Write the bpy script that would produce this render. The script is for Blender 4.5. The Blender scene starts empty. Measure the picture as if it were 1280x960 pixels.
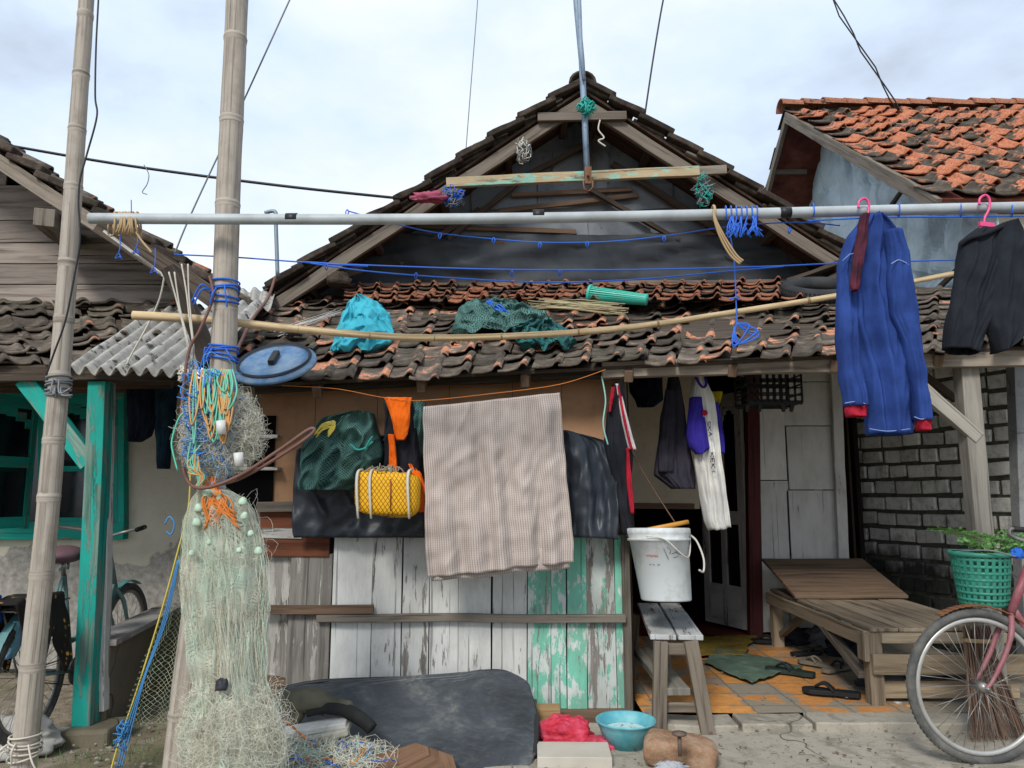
import bpy, math, random
from mathutils import Vector, Matrix, noise as mn
random.seed(7)
RD = math.radians
scene = bpy.context.scene
COL = scene.collection
# ------------------------------------------------------------------ viewpoint of the photograph
PITCH = RD(8.0); EYE = 1.3; FPX = 940.0
def ray(px, py):
    a = (px-640)/FPX; b = (480-py)/FPX
    return Vector((a, math.cos(PITCH)-b*math.sin(PITCH), math.sin(PITCH)+b*math.cos(PITCH)))
def P(px, py, Y):                      # point seen at a pixel, on the upright plane at distance Y
    d = ray(px, py); t = Y/d.y
    return Vector((d.x*t, Y, EYE+d.z*t))
def G(px, py, z=0.0):                  # point seen at a pixel, at height z
    d = ray(px, py); t = (z-EYE)/d.z
    return Vector((d.x*t, d.y*t, z))
def lerp(a, b, t): return a+(b-a)*t
def nz(p, f=1.0, s=0.0): return mn.noise(Vector((p[0]*f+s, p[1]*f-s, p[2]*f+s*.7)))
def rr(a, b): return random.uniform(a, b)
# ------------------------------------------------------------------ mesh collector
class MB:
    def __init__(s): s.v=[]; s.f=[]; s.uv=[]; s.r=[]; s.sm=[]; s.g=[]
    def add(s, vs, fs, uvs=None, rnd=None, smooth=False):
        o=len(s.v); rnd = random.random() if rnd is None else rnd
        s.v += [Vector(p) for p in vs]
        s.r += [rnd]*len(vs) if not isinstance(rnd, list) else rnd
        s.g.append((vs,fs,uvs,s.r[o:],smooth))
        for i,f in enumerate(fs):
            s.f.append([o+k for k in f]); s.sm.append(smooth)
            if uvs is None: s.uv += [(0,0)]*len(f)
            elif isinstance(uvs, dict): s.uv += uvs[i]
            else: s.uv += [uvs[k] for k in f]
        return s
    def quad(s, a,b,c,d, rnd=None):
        a,b,c,d=map(Vector,(a,b,c,d)); L=(b-a).length; H=(d-a).length
        return s.add([a,b,c,d],[(0,1,2,3)],[(0,0),(L,0),(L,H),(0,H)],rnd)
    def bar(s, p0, p1, w, h, up=(0,0,1), seg=1, warp=0.0, rnd=None, taper=1.0):
        """timber from p0 to p1; w across, h along 'up'"""
        p0=Vector(p0); p1=Vector(p1); d=(p1-p0); L=d.length; d.normalize()
        up=Vector(up); sd=d.cross(up)
        if sd.length<1e-4: sd=d.cross(Vector((0,1,0)))
        sd.normalize(); up=sd.cross(d).normalized()
        if warp and seg==1: seg=max(2,int(L/.15))
        vs=[]; uvs={}; fs=[]; sx=rr(0,50)
        for i in range(seg+1):
            t=i/seg; c=lerp(p0,p1,t)
            k=lerp(1,taper,t)
            if warp: c=c+sd*mn.noise(Vector((t*L*2,sx,0)))*warp+up*mn.noise(Vector((t*L*2,sx,9)))*warp
            for a,b in ((-1,-1),(1,-1),(1,1),(-1,1)):
                j=0 if not warp else mn.noise(Vector((t*L*6,sx+a*3,b*5)))*warp*.5
                vs.append(c+sd*(a*w/2*k+j)+up*(b*h/2*k+j))
        per=[0,w,w+h,2*w+h,2*w+2*h]
        for i in range(seg):
            u0=L*i/seg; u1=L*(i+1)/seg
            for k in range(4):
                a=i*4+k; b=i*4+(k+1)%4
                uvs[len(fs)]=[(u0,per[k]),(u0,per[k+1]),(u1,per[k+1]),(u1,per[k])]
                fs.append((a,b,b+4,a+4))
        uvs[len(fs)]=[(0,0),(0,w),(h,w),(h,0)]; fs.append((3,2,1,0))
        n=seg*4; uvs[len(fs)]=[(0,0),(0,w),(h,w),(h,0)]; fs.append((n,n+1,n+2,n+3))
        return s.add(vs,fs,uvs,rnd)
    def block(s, lo, hi, rnd=None):
        lo=Vector(lo); hi=Vector(hi); m=(lo+hi)/2
        return s.bar((lo.x,m.y,m.z),(hi.x,m.y,m.z),hi.y-lo.y,hi.z-lo.z,rnd=rnd)
    def tube(s, pts, r, n=8, closed=False, cap=True, rnd=None, rough=0.0):
        pts=[Vector(p) for p in pts]; m=len(pts)
        rs=r if isinstance(r,(list,tuple)) else [r]*m
        vs=[];fs=[];uvs={}
        prev=None; L=0; Ls=[]
        for i,p in enumerate(pts):
            if closed: d=pts[(i+1)%m]-pts[i-1]
            else: d=pts[min(i+1,m-1)]-pts[max(i-1,0)]
            if d.length<1e-9: d=Vector((0,0,1))
            d.normalize()
            if prev is None:
                a=Vector((0,0,1)) if abs(d.z)<.9 else Vector((0,1,0))
                x=d.cross(a).normalized()
            else:
                x=prev-d*prev.dot(d)
                if x.length<1e-6: x=d.orthogonal()
                x.normalize()
            prev=x; y=d.cross(x)
            if i: L+=(p-pts[i-1]).length
            Ls.append(L)
            for k in range(n):
                a=2*math.pi*k/n; q=rs[i]*(1+(rough*mn.noise(Vector((L*4,k*1.3,0))) if rough else 0))
                vs.append(p+x*math.cos(a)*q+y*math.sin(a)*q)
        cir=2*math.pi*max(rs)
        for i in range(m if closed else m-1):
            j=(i+1)%m; u1=Ls[j] if j else L+(pts[0]-pts[-1]).length
            for k in range(n):
                k2=(k+1)%n
                uvs[len(fs)]=[(Ls[i],cir*k/n),(Ls[i],cir*(k+1)/n),(u1,cir*(k+1)/n),(u1,cir*k/n)]
                fs.append((i*n+k,i*n+k2,j*n+k2,j*n+k))
        if cap and not closed:
            uvs[len(fs)]=[(0,0)]*n; fs.append(tuple(range(n-1,-1,-1)))
            uvs[len(fs)]=[(0,0)]*n; fs.append(tuple((m-1)*n+k for k in range(n)))
        return s.add(vs,fs,uvs,rnd,True)
    def grid(s, fn, nu, nv, su=1.0, sv=1.0, cu=False, rnd=None, smooth=True):
        vs=[fn(i/nu,j/nv) for j in range(nv+1) for i in range(nu+1)]
        fs=[];uvs={}
        for j in range(nv):
            for i in range(nu):
                a=j*(nu+1)+i
                uvs[len(fs)]=[(i/nu*su,j/nv*sv),((i+1)/nu*su,j/nv*sv),((i+1)/nu*su,(j+1)/nv*sv),(i/nu*su,(j+1)/nv*sv)]
                fs.append((a,a+1,a+nu+2,a+nu+1))
        return s.add(vs,fs,uvs,rnd,smooth)
    def lathe(s, c, prof, n=32, ax=(0,0,1), wob=0.0, rnd=None):
        c=Vector(c); ax=Vector(ax).normalized(); x=ax.orthogonal().normalized()
        if abs(ax.z)>.99: x=Vector((1,0,0))
        y=ax.cross(x); m=len(prof); vs=[];fs=[];uvs={}
        for j,(r,z) in enumerate(prof):
            for k in range(n):
                a=2*math.pi*k/n; q=r*(1+wob*mn.noise(Vector((math.cos(a)*1.5,math.sin(a)*1.5,z*8))))
                vs.append(c+x*math.cos(a)*q+y*math.sin(a)*q+ax*z)
        R=max(p[0] for p in prof); acc=0
        for j in range(m-1):
            l=math.hypot(prof[j+1][0]-prof[j][0],prof[j+1][1]-prof[j][1])
            for k in range(n):
                k2=(k+1)%n; u0=2*math.pi*R*k/n; u1=2*math.pi*R*(k+1)/n
                uvs[len(fs)]=[(u0,acc),(u1,acc),(u1,acc+l),(u0,acc+l)]
                fs.append((j*n+k,j*n+k2,(j+1)*n+k2,(j+1)*n+k))
            acc+=l
        return s.add(vs,fs,uvs,rnd,True)
    def blob(s, c, rad, amp=.15, fr=3.0, seed=0.0, nu=40, nv=24, flat=-.4, ridg=0.0, rot=0.0, rnd=None):
        c=Vector(c); cr=math.cos(rot); sr=math.sin(rot)
        def fn(u,v):
            a=u*2*math.pi; b=(v-.5)*math.pi
            d=Vector((math.cos(a)*math.cos(b),math.sin(a)*math.cos(b),math.sin(b)))
            k=1+amp*mn.noise(d*fr+Vector((seed,seed*2,0)))+amp*.5*mn.noise(d*fr*2.7+Vector((seed,0,5)))
            if ridg: k+=ridg*(1-abs(mn.noise(d*fr*1.6+Vector((0,seed,3))))*3)
            z=max(d.z,flat)
            x_,y_=d.x*rad[0]*k,d.y*rad[1]*k
            return c+Vector((x_*cr-y_*sr,x_*sr+y_*cr,z*rad[2]*k))
        return s.grid(fn,nu,nv,2*math.pi*max(rad[0],rad[1]),math.pi*rad[2],rnd=rnd)
    def cloth(s, rows, Y, th=0.0, amp=.012, fr=9, seed=0, nu=44, nv=36, closed=True, wr=.006, hem=0.0, skew=0.0, rnd=None, cr=.012, iso=False):
        """garment or sheet through rows (y, xl, xr[, Y]) in photo pixels at distance Y; closed = a flattened sleeve"""
        rows=[(q[0],q[1],q[2],q[3] if len(q)>3 else Y) for q in rows]; m=len(rows)
        y0=rows[0][0]; y1=rows[-1][0]
        def at(v):
            y=lerp(y0,y1,v)
            for i in range(m-1):
                if y<=rows[i+1][0]+1e-6:
                    a,b=rows[i],rows[i+1]; t=(y-a[0])/max(1e-6,b[0]-a[0]); 
                    return y,lerp(a[1],b[1],t),lerp(a[2],b[2],t),lerp(a[3],b[3],t)
            return rows[-1]
        W=(P(rows[m//2][2],rows[m//2][0],Y)-P(rows[m//2][1],rows[m//2][0],Y)).length
        H=(P(rows[0][1],y0,Y)-P(rows[0][1],y1,Y)).length
        def fn(u,v):
            y,xl,xr,YY=at(v)
            if closed:
                a=2*math.pi*u; t=.5-.5*math.cos(a); dy=-th*math.sin(a); side=1 if math.sin(a)>=0 else -1
            else: t=u; dy=0; side=1
            yy=y+skew*(t-.5)+hem*mn.noise(Vector((t*4+seed,side*2,0)))*v
            p=P(lerp(xl,xr,t),yy,YY)
            e=1.0 if not closed else min(1,abs(math.sin(a))*2)
            f=amp*math.sin(fr*t*math.pi*2+seed+1.8*mn.noise(Vector((v*2.2+seed,t*1.5,0))))*(.35+.65*v)*(.6+.8*mn.noise(Vector((t*5,v*1.5,seed))))
            w1=mn.noise(Vector((t*(3.4 if not iso else 4)+seed*1.7+.5*mn.noise(Vector((v*3,seed,1))),v*(.9 if not iso else 3.5),seed+side*2)))
            w2=mn.noise(Vector((t*6+v*3.5+seed,v*2.2-t*2,seed+7+side)))
            p.y-=cr*(math.exp(-(w1*4.2)**2)+.5*math.exp(-(w2*5.5)**2)-.3)*(1 if not closed else side)*e
            p.y+=dy+(f+wr*mn.noise(p*14+Vector((seed,0,side*3)))+wr*2*mn.noise(p*5+Vector((0,seed,side))))*e*(side if closed else 1)
            p.x+=wr*.6*mn.noise(p*9+Vector((3,seed,0)))
            return p
        return s.grid(fn,nu*(2 if closed else 1),nv,(2*W if closed else W),H,rnd=rnd)
    def build(s, name, mat, parent=None, origin=None, mods=()):
        me=bpy.data.meshes.new(name)
        o0=Vector(origin) if origin is not None else Vector((0,0,0))
        me.from_pydata([tuple(p-o0) for p in s.v],[],s.f)
        ul=me.uv_layers.new(name='UVMap')
        flat=[c for uv in s.uv for c in uv]
        ul.data.foreach_set('uv',flat)
        at=me.attributes.new('rnd','FLOAT','POINT'); at.data.foreach_set('value',s.r)
        me.polygons.foreach_set('use_smooth',s.sm)
        me.materials.append(mat); me.update()
        o=bpy.data.objects.new(name,me); COL.objects.link(o)
        for k in mods:
            if k[0]=='bevel':
                b=o.modifiers.new('bevel','BEVEL'); b.width=k[1]; b.segments=2; b.limit_method='ANGLE'; b.angle_limit=RD(50)
            if k[0]=='solid':
                b=o.modifiers.new('solid','SOLIDIFY'); b.thickness=k[1]; b.offset=0
        return o
BV=(('bevel',.004),)
def tag(o, label=None, cat=None, group=None, kind=None):
    if label: o['label']=label
    if cat: o['category']=cat
    if group: o['group']=group
    if kind: o['kind']=kind
    return o
class Thing:
    def __init__(s, name, label, cat, org, group=None):
        s.o=bpy.data.objects.new(name,None); COL.objects.link(s.o); s.org=Vector(org); s.o.location=s.org
        s.o.empty_display_size=.1
        tag(s.o,label,cat,group)
    def part(s, name, mb, mat, parent=None, mods=(), label=None):
        o=mb.build(name,mat,origin=s.org,mods=mods); o.parent=parent or s.o
        if label: o['label']=label
        return o
def each(th, name, mb, mat, parent=None, mods=(), label=None):
    out=[]
    for vs,fs,uvs,r,sm in mb.g:
        m=MB(); m.add(vs,fs,uvs,list(r),sm); out.append(th.part(name,m,mat,parent,mods,label))
    return out
def solo(name, mb, mat, label, cat, group=None, mods=(), kind=None):
    lo=Vector((min(p.x for p in mb.v),min(p.y for p in mb.v),min(p.z for p in mb.v)))
    hi=Vector((max(p.x for p in mb.v),max(p.y for p in mb.v),0))
    org=Vector(((lo.x+hi.x)/2,(lo.y+hi.y)/2,lo.z))
    o=mb.build(name,mat,origin=org,mods=mods); o.location=org
    return tag(o,label,cat,group,kind)
def struct(name, mb, mat, mods=()):
    o=mb.build(name,mat,mods=mods); o['kind']='structure'; return o
def wander(c, rad, n=14, step=.05, seed=0, pull=.25, g=0):
    """one loose thread wandering inside an ellipsoid"""
    c=Vector(c); p=Vector((rr(-.7,.7)*rad[0],rr(-.7,.7)*rad[1],rr(-.7,.7)*rad[2])); d=Vector((rr(-1,1),rr(-1,1),rr(-1,1))).normalized()
    out=[]
    for i in range(n):
        out.append(c+p)
        d=(d+Vector((rr(-1,1),rr(-1,1),rr(-1,1)))*.55+Vector((0,0,g))); 
        q=Vector((p.x/rad[0],p.y/rad[1],p.z/rad[2]))
        if q.length>.85: d-=Vector((q.x,q.y,q.z))*pull*4*q.length
        d.normalize(); p=p+d*step
    return out
def spline(pts, n=8):
    pts=[Vector(p) for p in pts]; out=[]
    for i in range(len(pts)-1):
        a=pts[max(i-1,0)]; b=pts[i]; c=pts[i+1]; d=pts[min(i+2,len(pts)-1)]
        for k in range(n):
            t=k/n
            out.append(.5*((2*b)+(c-a)*t+(2*a-5*b+4*c-d)*t*t+(3*b-a-3*c+d)*t**3))
    out.append(pts[-1]); return out
def PL(lst, Y): return [P(q[0],q[1],q[2] if len(q)>2 else Y) for q in lst]
# ------------------------------------------------------------------ materials
def S(h):
    c=[int(h[i:i+2],16)/255 for i in (1,3,5)]
    return tuple((x/12.92 if x<=.04045 else ((x+.055)/1.055)**2.4) for x in c)+(1,)
class M:
    def __init__(s, name, rough=.8, spec=.3, metal=0.0):
        s.m=bpy.data.materials.new(name); s.m.use_nodes=True; s.t=s.m.node_tree; s.b=s.t.nodes['Principled BSDF']
        s.b.inputs['Roughness'].default_value=rough; s.b.inputs['Specular IOR Level'].default_value=spec; s.b.inputs['Metallic'].default_value=metal
        s.tc=None; s._r=None
    def n(s, ty, **k):
        nd=s.t.nodes.new(ty)
        for a,b in k.items(): setattr(nd,a,b)
        return nd
    def put(s, sock, v):
        if hasattr(v,'links') or isinstance(v,bpy.types.NodeSocket): s.t.links.new(v,sock)
        else:
            sock.default_value=v
    def coord(s, which='Object', sc=(1,1,1), rnd=0.0):
        if s.tc is None: s.tc=s.n('ShaderNodeTexCoord')
        mp=s.n('ShaderNodeMapping'); mp.inputs['Scale'].default_value=sc
        s.t.links.new(s.tc.outputs[which],mp.inputs['Vector'])
        if rnd:
            cb=s.n('ShaderNodeCombineXYZ'); k=s.math('MULTIPLY',s.rnd(),rnd)
            s.put(cb.inputs[0],k); s.put(cb.inputs[1],k); s.put(cb.inputs[2],k); s.t.links.new(cb.outputs[0],mp.inputs['Location'])
        return mp.outputs[0]
    def rnd(s):
        if s._r is None:
            s._r=s.n('ShaderNodeAttribute'); s._r.attribute_name='rnd'
        return s._r.outputs['Fac']
    def noise(s, vec, scale=5, det=6, rough=.55, dist=0.0):
        nd=s.n('ShaderNodeTexNoise'); nd.inputs['Scale'].default_value=scale; nd.inputs['Detail'].default_value=det
        nd.inputs['Roughness'].default_value=rough; nd.inputs['Distortion'].default_value=dist; s.t.links.new(vec,nd.inputs['Vector']); return nd.outputs['Fac']
    def ramp(s, fac, stops, interp='LINEAR'):
        nd=s.n('ShaderNodeValToRGB'); cr=nd.color_ramp; cr.interpolation=interp
        while len(cr.elements)<len(stops): cr.elements.new(.5)
        for e,(p,c) in zip(cr.elements,stops):
            e.position=p; e.color=c if len(c)==4 else (*c,1)
        s.put(nd.inputs[0],fac); return nd.outputs[0]
    def step(s, fac, a, b):
        nd=s.n('ShaderNodeMapRange'); nd.inputs['From Min'].default_value=a; nd.inputs['From Max'].default_value=b
        s.put(nd.inputs['Value'],fac); return nd.outputs[0]
    def math(s, op, a, b=0.0, c=0.0, clamp=False):
        nd=s.n('ShaderNodeMath'); nd.operation=op; nd.use_clamp=clamp
        s.put(nd.inputs[0],a); s.put(nd.inputs[1],b); s.put(nd.inputs[2],c); return nd.outputs[0]
    def mix(s, f, a, b, mode='MIX'):
        nd=s.n('ShaderNodeMix'); nd.data_type='RGBA'; nd.blend_type=mode
        s.put(nd.inputs[0],f); s.put(nd.inputs[6],a); s.put(nd.inputs[7],b); return nd.outputs[2]
    def sep(s, vec):
        nd=s.n('ShaderNodeSeparateXYZ'); s.t.links.new(vec,nd.inputs[0]); return nd.outputs
    def color(s, c): s.put(s.b.inputs['Base Color'],c); return s
    def bump(s, h, st=.4, d=.01):
        nd=s.n('ShaderNodeBump'); nd.inputs['Strength'].default_value=st; nd.inputs['Distance'].default_value=d
        s.put(nd.inputs['Height'],h); s.t.links.new(nd.outputs[0],s.b.inputs['Normal']); return s
    def rgh(s, r): s.put(s.b.inputs['Roughness'],r); return s
def vary(k, col, lo=.7, hi=1.15):
    g=k.step(k.rnd(),0,1); v=k.math('MULTIPLY_ADD',g,hi-lo,lo)
    cb=k.n('ShaderNodeCombineColor'); 
    for i in range(3): k.put(cb.inputs[i],v)
    return k.mix(1.0,col,cb.outputs[0],'MULTIPLY')
def wood(name, light, dark, paint=None, thr=.5, paint2=None, rough=.85, crack=.5, dirt=.35, lo=.7, hi=1.12, gs=1.0):
    k=M(name,rough,.2)
    v1=k.coord('UV',(1.6*gs,24*gs,1),37.0); v2=k.coord('UV',(7*gs,150*gs,1),11.0); v3=k.coord('UV',(1.7,12,1),53.0)
    g1=k.noise(v1,1,8,.6,.4); g2=k.noise(v2,1,4,.6)
    c=k.ramp(g1,[(.3,S(dark)),(.52,S(light)),(.75,tuple(x*1.15 for x in S(light)[:3]))])
    c=k.mix(k.math('MULTIPLY',g2,.55),c,S(dark))
    c=vary(k,c,lo,hi)
    vc=k.coord('UV',(.9,46,1),71.0); cr=k.step(k.noise(vc,1,3,.5,.2),.66,.70)
    h=k.math('ADD',g1,k.math('MULTIPLY',g2,.6))
    if paint:
        pm=k.noise(v3,1.6,10,.72,.3); pm=k.math('ADD',pm,k.math('MULTIPLY',k.math('SUBTRACT',g1,.5),.35))
        pm=k.math('ADD',pm,k.math('MULTIPLY',k.math('SUBTRACT',k.rnd(),.5),.12))
        mask=k.step(pm,thr,thr+.02)
        pc=S(paint)
        if paint2:
            v4=k.coord('UV',(2.2,5,1),91.0); m2=k.step(k.math('ADD',k.noise(v4,2.2,9,.72),k.math('MULTIPLY',k.math('SUBTRACT',k.rnd(),.5),.12)),.50,.53)
            pc=k.mix(m2,S(paint),S(paint2))
        st=k.noise(k.coord('UV',(1.5,3.5,1),29.0),2,6,.65)
        pc=k.mix(k.math('MULTIPLY',k.step(st,.42,.75),dirt*1.6,clamp=True),pc,S(dark))
        pc=vary(k,pc,.84,1.06)
        pc=k.mix(k.math('MULTIPLY',k.step(g2,.55,.8),.25),pc,S(dark))
        c=k.mix(mask,c,pc); h=k.math('ADD',h,k.math('MULTIPLY',mask,.9))
    else:
        st=k.noise(k.coord('UV',(1.2,4,1),29.0),2,6,.65); c=k.mix(k.math('MULTIPLY',k.step(st,.5,.8),dirt),c,S(dark))
    c=k.mix(k.math('MULTIPLY',cr,crack),c,(.012,.010,.008,1))
    k.color(c); k.bump(k.math('SUBTRACT',h,k.math('MULTIPLY',cr,1.2)),.55,.006)
    return k.m
def fabric(name, col, col2=None, weave=900, rough=.9, varf=.25, sheen=.0):
    k=M(name,rough,.15); o=k.coord('Object'); n1=k.noise(o,7,5,.6); n2=k.noise(o,60,3)
    c=k.mix(k.step(n1,.35,.7),S(col),S(col2) if col2 else tuple(x*(1-varf) for x in S(col)[:3])+(1,))
    k.color(c); k.b.inputs['Sheen Weight'].default_value=sheen
    k.bump(k.math('ADD',n2,k.math('MULTIPLY',n1,2)),.35,.004); return k.m
def plain(name, col, rough=.5, spec=.4, metal=0, dirt=None, da=.4, sc=8, bump=.15):
    k=M(name,rough,spec,metal); o=k.coord('Object'); n1=k.noise(o,sc,8,.65)
    c=S(col)
    c=k.mix(k.math('MULTIPLY',k.step(n1,.42,.72),da),c,S(dirt) if dirt else tuple(x*.55 for x in c[:3])+(1,))
    k.color(c); k.rgh(k.math('MULTIPLY_ADD',n1,.3,rough-.15)); k.bump(n1,bump,.004); return k.m
def tilemat(name, thr=.62, moss=.3, org3=('#874f3a','#b57457','#cf9a80'), dk=('#332e2a','#5f564d','#8d8275')):
    dk3=dk
    k=M(name,.9,.15); o=k.coord('Object'); uv=k.sep(k.coord('UV'))
    n1=k.noise(o,9,8,.7,.3); n2=k.noise(o,40,5,.6); n3=k.noise(o,2.2,4,.6)
    crest=k.math('MULTIPLY',k.step(k.math('ABSOLUTE',k.math('SUBTRACT',uv[0],.84)),.17,.08),k.step(uv[1],.75,.2))
    m=k.math('ADD',k.math('MULTIPLY',n1,.9),k.math('MULTIPLY',k.rnd(),.32)); m=k.math('ADD',m,k.math('MULTIPLY',crest,.16)); m=k.math('ADD',m,k.math('MULTIPLY',k.math('SUBTRACT',n3,.5),.45))
    mask=k.step(m,thr,thr+.06)
    org=k.ramp(n2,[(.3,S(org3[0])),(.55,S(org3[1])),(.8,S(org3[2]))])
    dk=k.ramp(n1,[(.3,S(dk3[0])),(.5,S(dk3[1])),(.72,S(dk3[2]))])
    dk=vary(k,dk,.55,1.25)
    dk=k.mix(k.math('MULTIPLY',k.step(n3,.45,.7),moss),dk,S('#3b4030'))
    k.color(k.mix(mask,dk,org)); k.bump(k.math('ADD',n1,k.math('MULTIPLY',n2,.5)),.5,.008); return k.m
def netmat(name, col, hole, cell=60, alpha=True, w=.33, col2=None, dist=.0, obj=False, op=1.0):
    k=M(name,.7,.3); vec=k.coord('UV',(1,1,1))
    if obj:
        q=k.sep(k.coord('Object')); cb=k.n('ShaderNodeCombineXYZ'); k.put(cb.inputs[0],k.math('ADD',q[0],k.math('MULTIPLY',q[1],.6))); k.put(cb.inputs[1],q[2]); vec=cb.outputs[0]
    if dist:
        o=k.coord('Object'); nn=k.n('ShaderNodeTexNoise'); nn.inputs['Scale'].default_value=5; k.t.links.new(o,nn.inputs['Vector'])
        va=k.n('ShaderNodeVectorMath'); va.operation='MULTIPLY_ADD'; k.put(va.inputs[0],nn.outputs['Color']); va.inputs[1].default_value=(dist,dist,0); k.put(va.inputs[2],vec); vec=va.outputs[0]
    u=k.sep(vec)
    a=k.math('ABSOLUTE',k.math('SUBTRACT',k.math('FRACT',k.math('MULTIPLY',k.math('ADD',u[0],k.math('MULTIPLY',u[1],.7)),cell)),.5))
    b=k.math('ABSOLUTE',k.math('SUBTRACT',k.math('FRACT',k.math('MULTIPLY',k.math('SUBTRACT',u[0],k.math('MULTIPLY',u[1],.7)),cell)),.5))
    m=k.step(k.math('MAXIMUM',a,b),w,w+.06)
    n1=k.noise(k.coord('Object'),6,6,.6)
    c=k.mix(k.step(n1,.4,.65),S(col),S(col2) if col2 else tuple(x*.6 for x in S(col)[:3])+(1,))
    if alpha: k.color(c); k.put(k.b.inputs['Alpha'],k.math('MULTIPLY',m,k.math('MULTIPLY',op,k.step(k.noise(k.coord('Object',(6,6,2.5)),3,5,.7),.25,.6))) if op<1 else m)
    else:
        k.color(k.mix(m,S(hole),c)); k.bump(m,.4,.004)
    return k.m
# ------------------------------------------------------------------ camera, light, sky
cam=bpy.data.cameras.new('camera'); co=bpy.data.objects.new('camera',cam); COL.objects.link(co)
co.location=(0,0,EYE); co.rotation_euler=(RD(90)+PITCH,0,0); cam.sensor_width=36; cam.lens=FPX/1280*36; cam.clip_end=1000; cam.clip_start=.05
scene.camera=co
SUN_EL=40; SUN_AZ=200
sun=bpy.data.lights.new('sun','SUN'); sun.energy=1.9; sun.angle=RD(14); sun.color=(1,.96,.9)
so=bpy.data.objects.new('sun',sun); COL.objects.link(so)
sv=Vector((math.sin(RD(SUN_AZ))*math.cos(RD(SUN_EL)),math.cos(RD(SUN_AZ))*math.cos(RD(SUN_EL)),math.sin(RD(SUN_EL))))
so.rotation_euler=sv.to_track_quat('Z','Y').to_euler(); so.location=(0,-5,12)
w=bpy.data.worlds.new('World'); scene.world=w; w.use_nodes=True; nt=w.node_tree; bg=nt.nodes['Background']
def wn(t,**k):
    n=nt.nodes.new(t)
    for a,b in k.items(): setattr(n,a,b)
    return n
sky=wn('ShaderNodeTexSky'); sky.sky_type='NISHITA'; sky.sun_disc=False; sky.sun_elevation=RD(SUN_EL); sky.sun_rotation=RD(SUN_AZ)
tc=wn('ShaderNodeTexCoord'); mp=wn('ShaderNodeMapping'); mp.inputs['Scale'].default_value=(1,1,1.8); mp.inputs['Location'].default_value=(.35,.1,.2)
nt.links.new(tc.outputs['Generated'],mp.inputs[0])
n1=wn('ShaderNodeTexNoise'); n1.inputs['Scale'].default_value=2.1; n1.inputs['Detail'].default_value=8; n1.inputs['Roughness'].default_value=.55; nt.links.new(mp.outputs[0],n1.inputs['Vector'])
cr=wn('ShaderNodeValToRGB'); e=cr.color_ramp.elements
e[0].position=.30; e[0].color=(.50,.56,.66,1); e[1].position=.62; e[1].color=(.92,.96,1.0,1)
x=cr.color_ramp.elements.new(.45); x.color=(.69,.82,1.0,1)
nt.links.new(n1.outputs['Fac'],cr.inputs[0])
vm=wn('ShaderNodeVectorMath'); vm.operation='SCALE'; vm.inputs['Scale'].default_value=7.7; nt.links.new(cr.outputs[0],vm.inputs[0])
mx=wn('ShaderNodeMix'); mx.data_type='RGBA'; mx.inputs[0].default_value=.90
nt.links.new(sky.outputs[0],mx.inputs[6]); nt.links.new(vm.outputs[0],mx.inputs[7]); nt.links.new(mx.outputs[2],bg.inputs['Color']); bg.inputs['Strength'].default_value=.1
vs_=scene.view_settings; vs_.view_transform='Standard'; vs_.look='None'; vs_.exposure=0.62; vs_.gamma=1
scene.cycles.transparent_max_bounces=24; scene.cycles.max_bounces=8
# ------------------------------------------------------------------ materials
W_GREY=wood('weathered_grey',light='#857d72',dark='#463f38')
W_DARK=wood('old_dark_wood',light='#5b5046',dark='#2b2520')
W_BROWN=wood('brown_wood',light='#7c6553',dark='#43352b')
W_RED=wood('red_plank',light='#84503a',dark='#4a2c20')
W_RAFT=wood('rafter_wood',light='#8f8579',dark='#544b42')
W_WHITE=wood('white_paint_wood',light='#a39e96',dark='#726c64',paint='#cfd0cc',thr=.36,dirt=.25)
W_GREEN=wood('peeling_green_wood',light='#9c968e',dark='#6b655d',paint='#c3cac5',paint2='#72b7a0',thr=.44,dirt=.35)
W_WPALE=wood('white_post',light='#9b968c',dark='#5f5850',paint='#c9c8c2',thr=.38,dirt=.3)
W_TEAL=wood('teal_painted_wood',light='#93a89c',dark='#2a6a5c',paint='#25a395',thr=.42,dirt=.25)
W_BED=wood('bed_planks',light='#a89983',dark='#5a4c3e',dirt=.45)
W_TRUSSG=wood('peeling_crossbar',light='#9a8a70',dark='#4a4034',paint='#86b3a4',paint2='#a9987a',thr=.44,dirt=.3)
W_MAROON=wood('maroon_frame',light='#5b3030',dark='#331a1a')
W_DOOR=wood('door_wood',light='#8b8681',dark='#4f4b48',paint='#b5b2ae',thr=.36,dirt=.3)
POSTG=wood('post_grey',light='#b3ada2',dark='#736c61',dirt=.4); GREYP=wood('whitewashed_planks',light='#9d9891',dark='#5b5752',paint='#b9b5ad',thr=.54,dirt=.4)
def bamboo(name, light, dark):
    k=M(name,.65,.3); u=k.coord('UV',(1.0,40,1),31.0); n1=k.noise(u,1,6,.6); n2=k.noise(k.coord('UV',(4,5,1),13.0),2,6,.65)
    n3=k.noise(k.coord('UV',(2,160,1),3.0),1,3)
    c=k.ramp(n1,[(.3,S(dark)),(.5,S(light)),(.8,tuple(q*1.15 for q in S(light)[:3]))])
    c=k.mix(k.math('MULTIPLY',k.step(n2,.48,.7),.5),c,S(dark)); c=k.mix(k.math('MULTIPLY',k.step(n3,.62,.68),.5),c,(.03,.025,.02,1))
    k.color(c); k.bump(k.math('ADD',n1,n3),.35,.004); return k.m
BAMB=bamboo('bamboo_grey','#a39a8e','#6e645a'); STICK=bamboo('bamboo_pale','#c8b08a','#86704e')
NODE=plain('bamboo_node','#5d5247',.8,.2)
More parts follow.
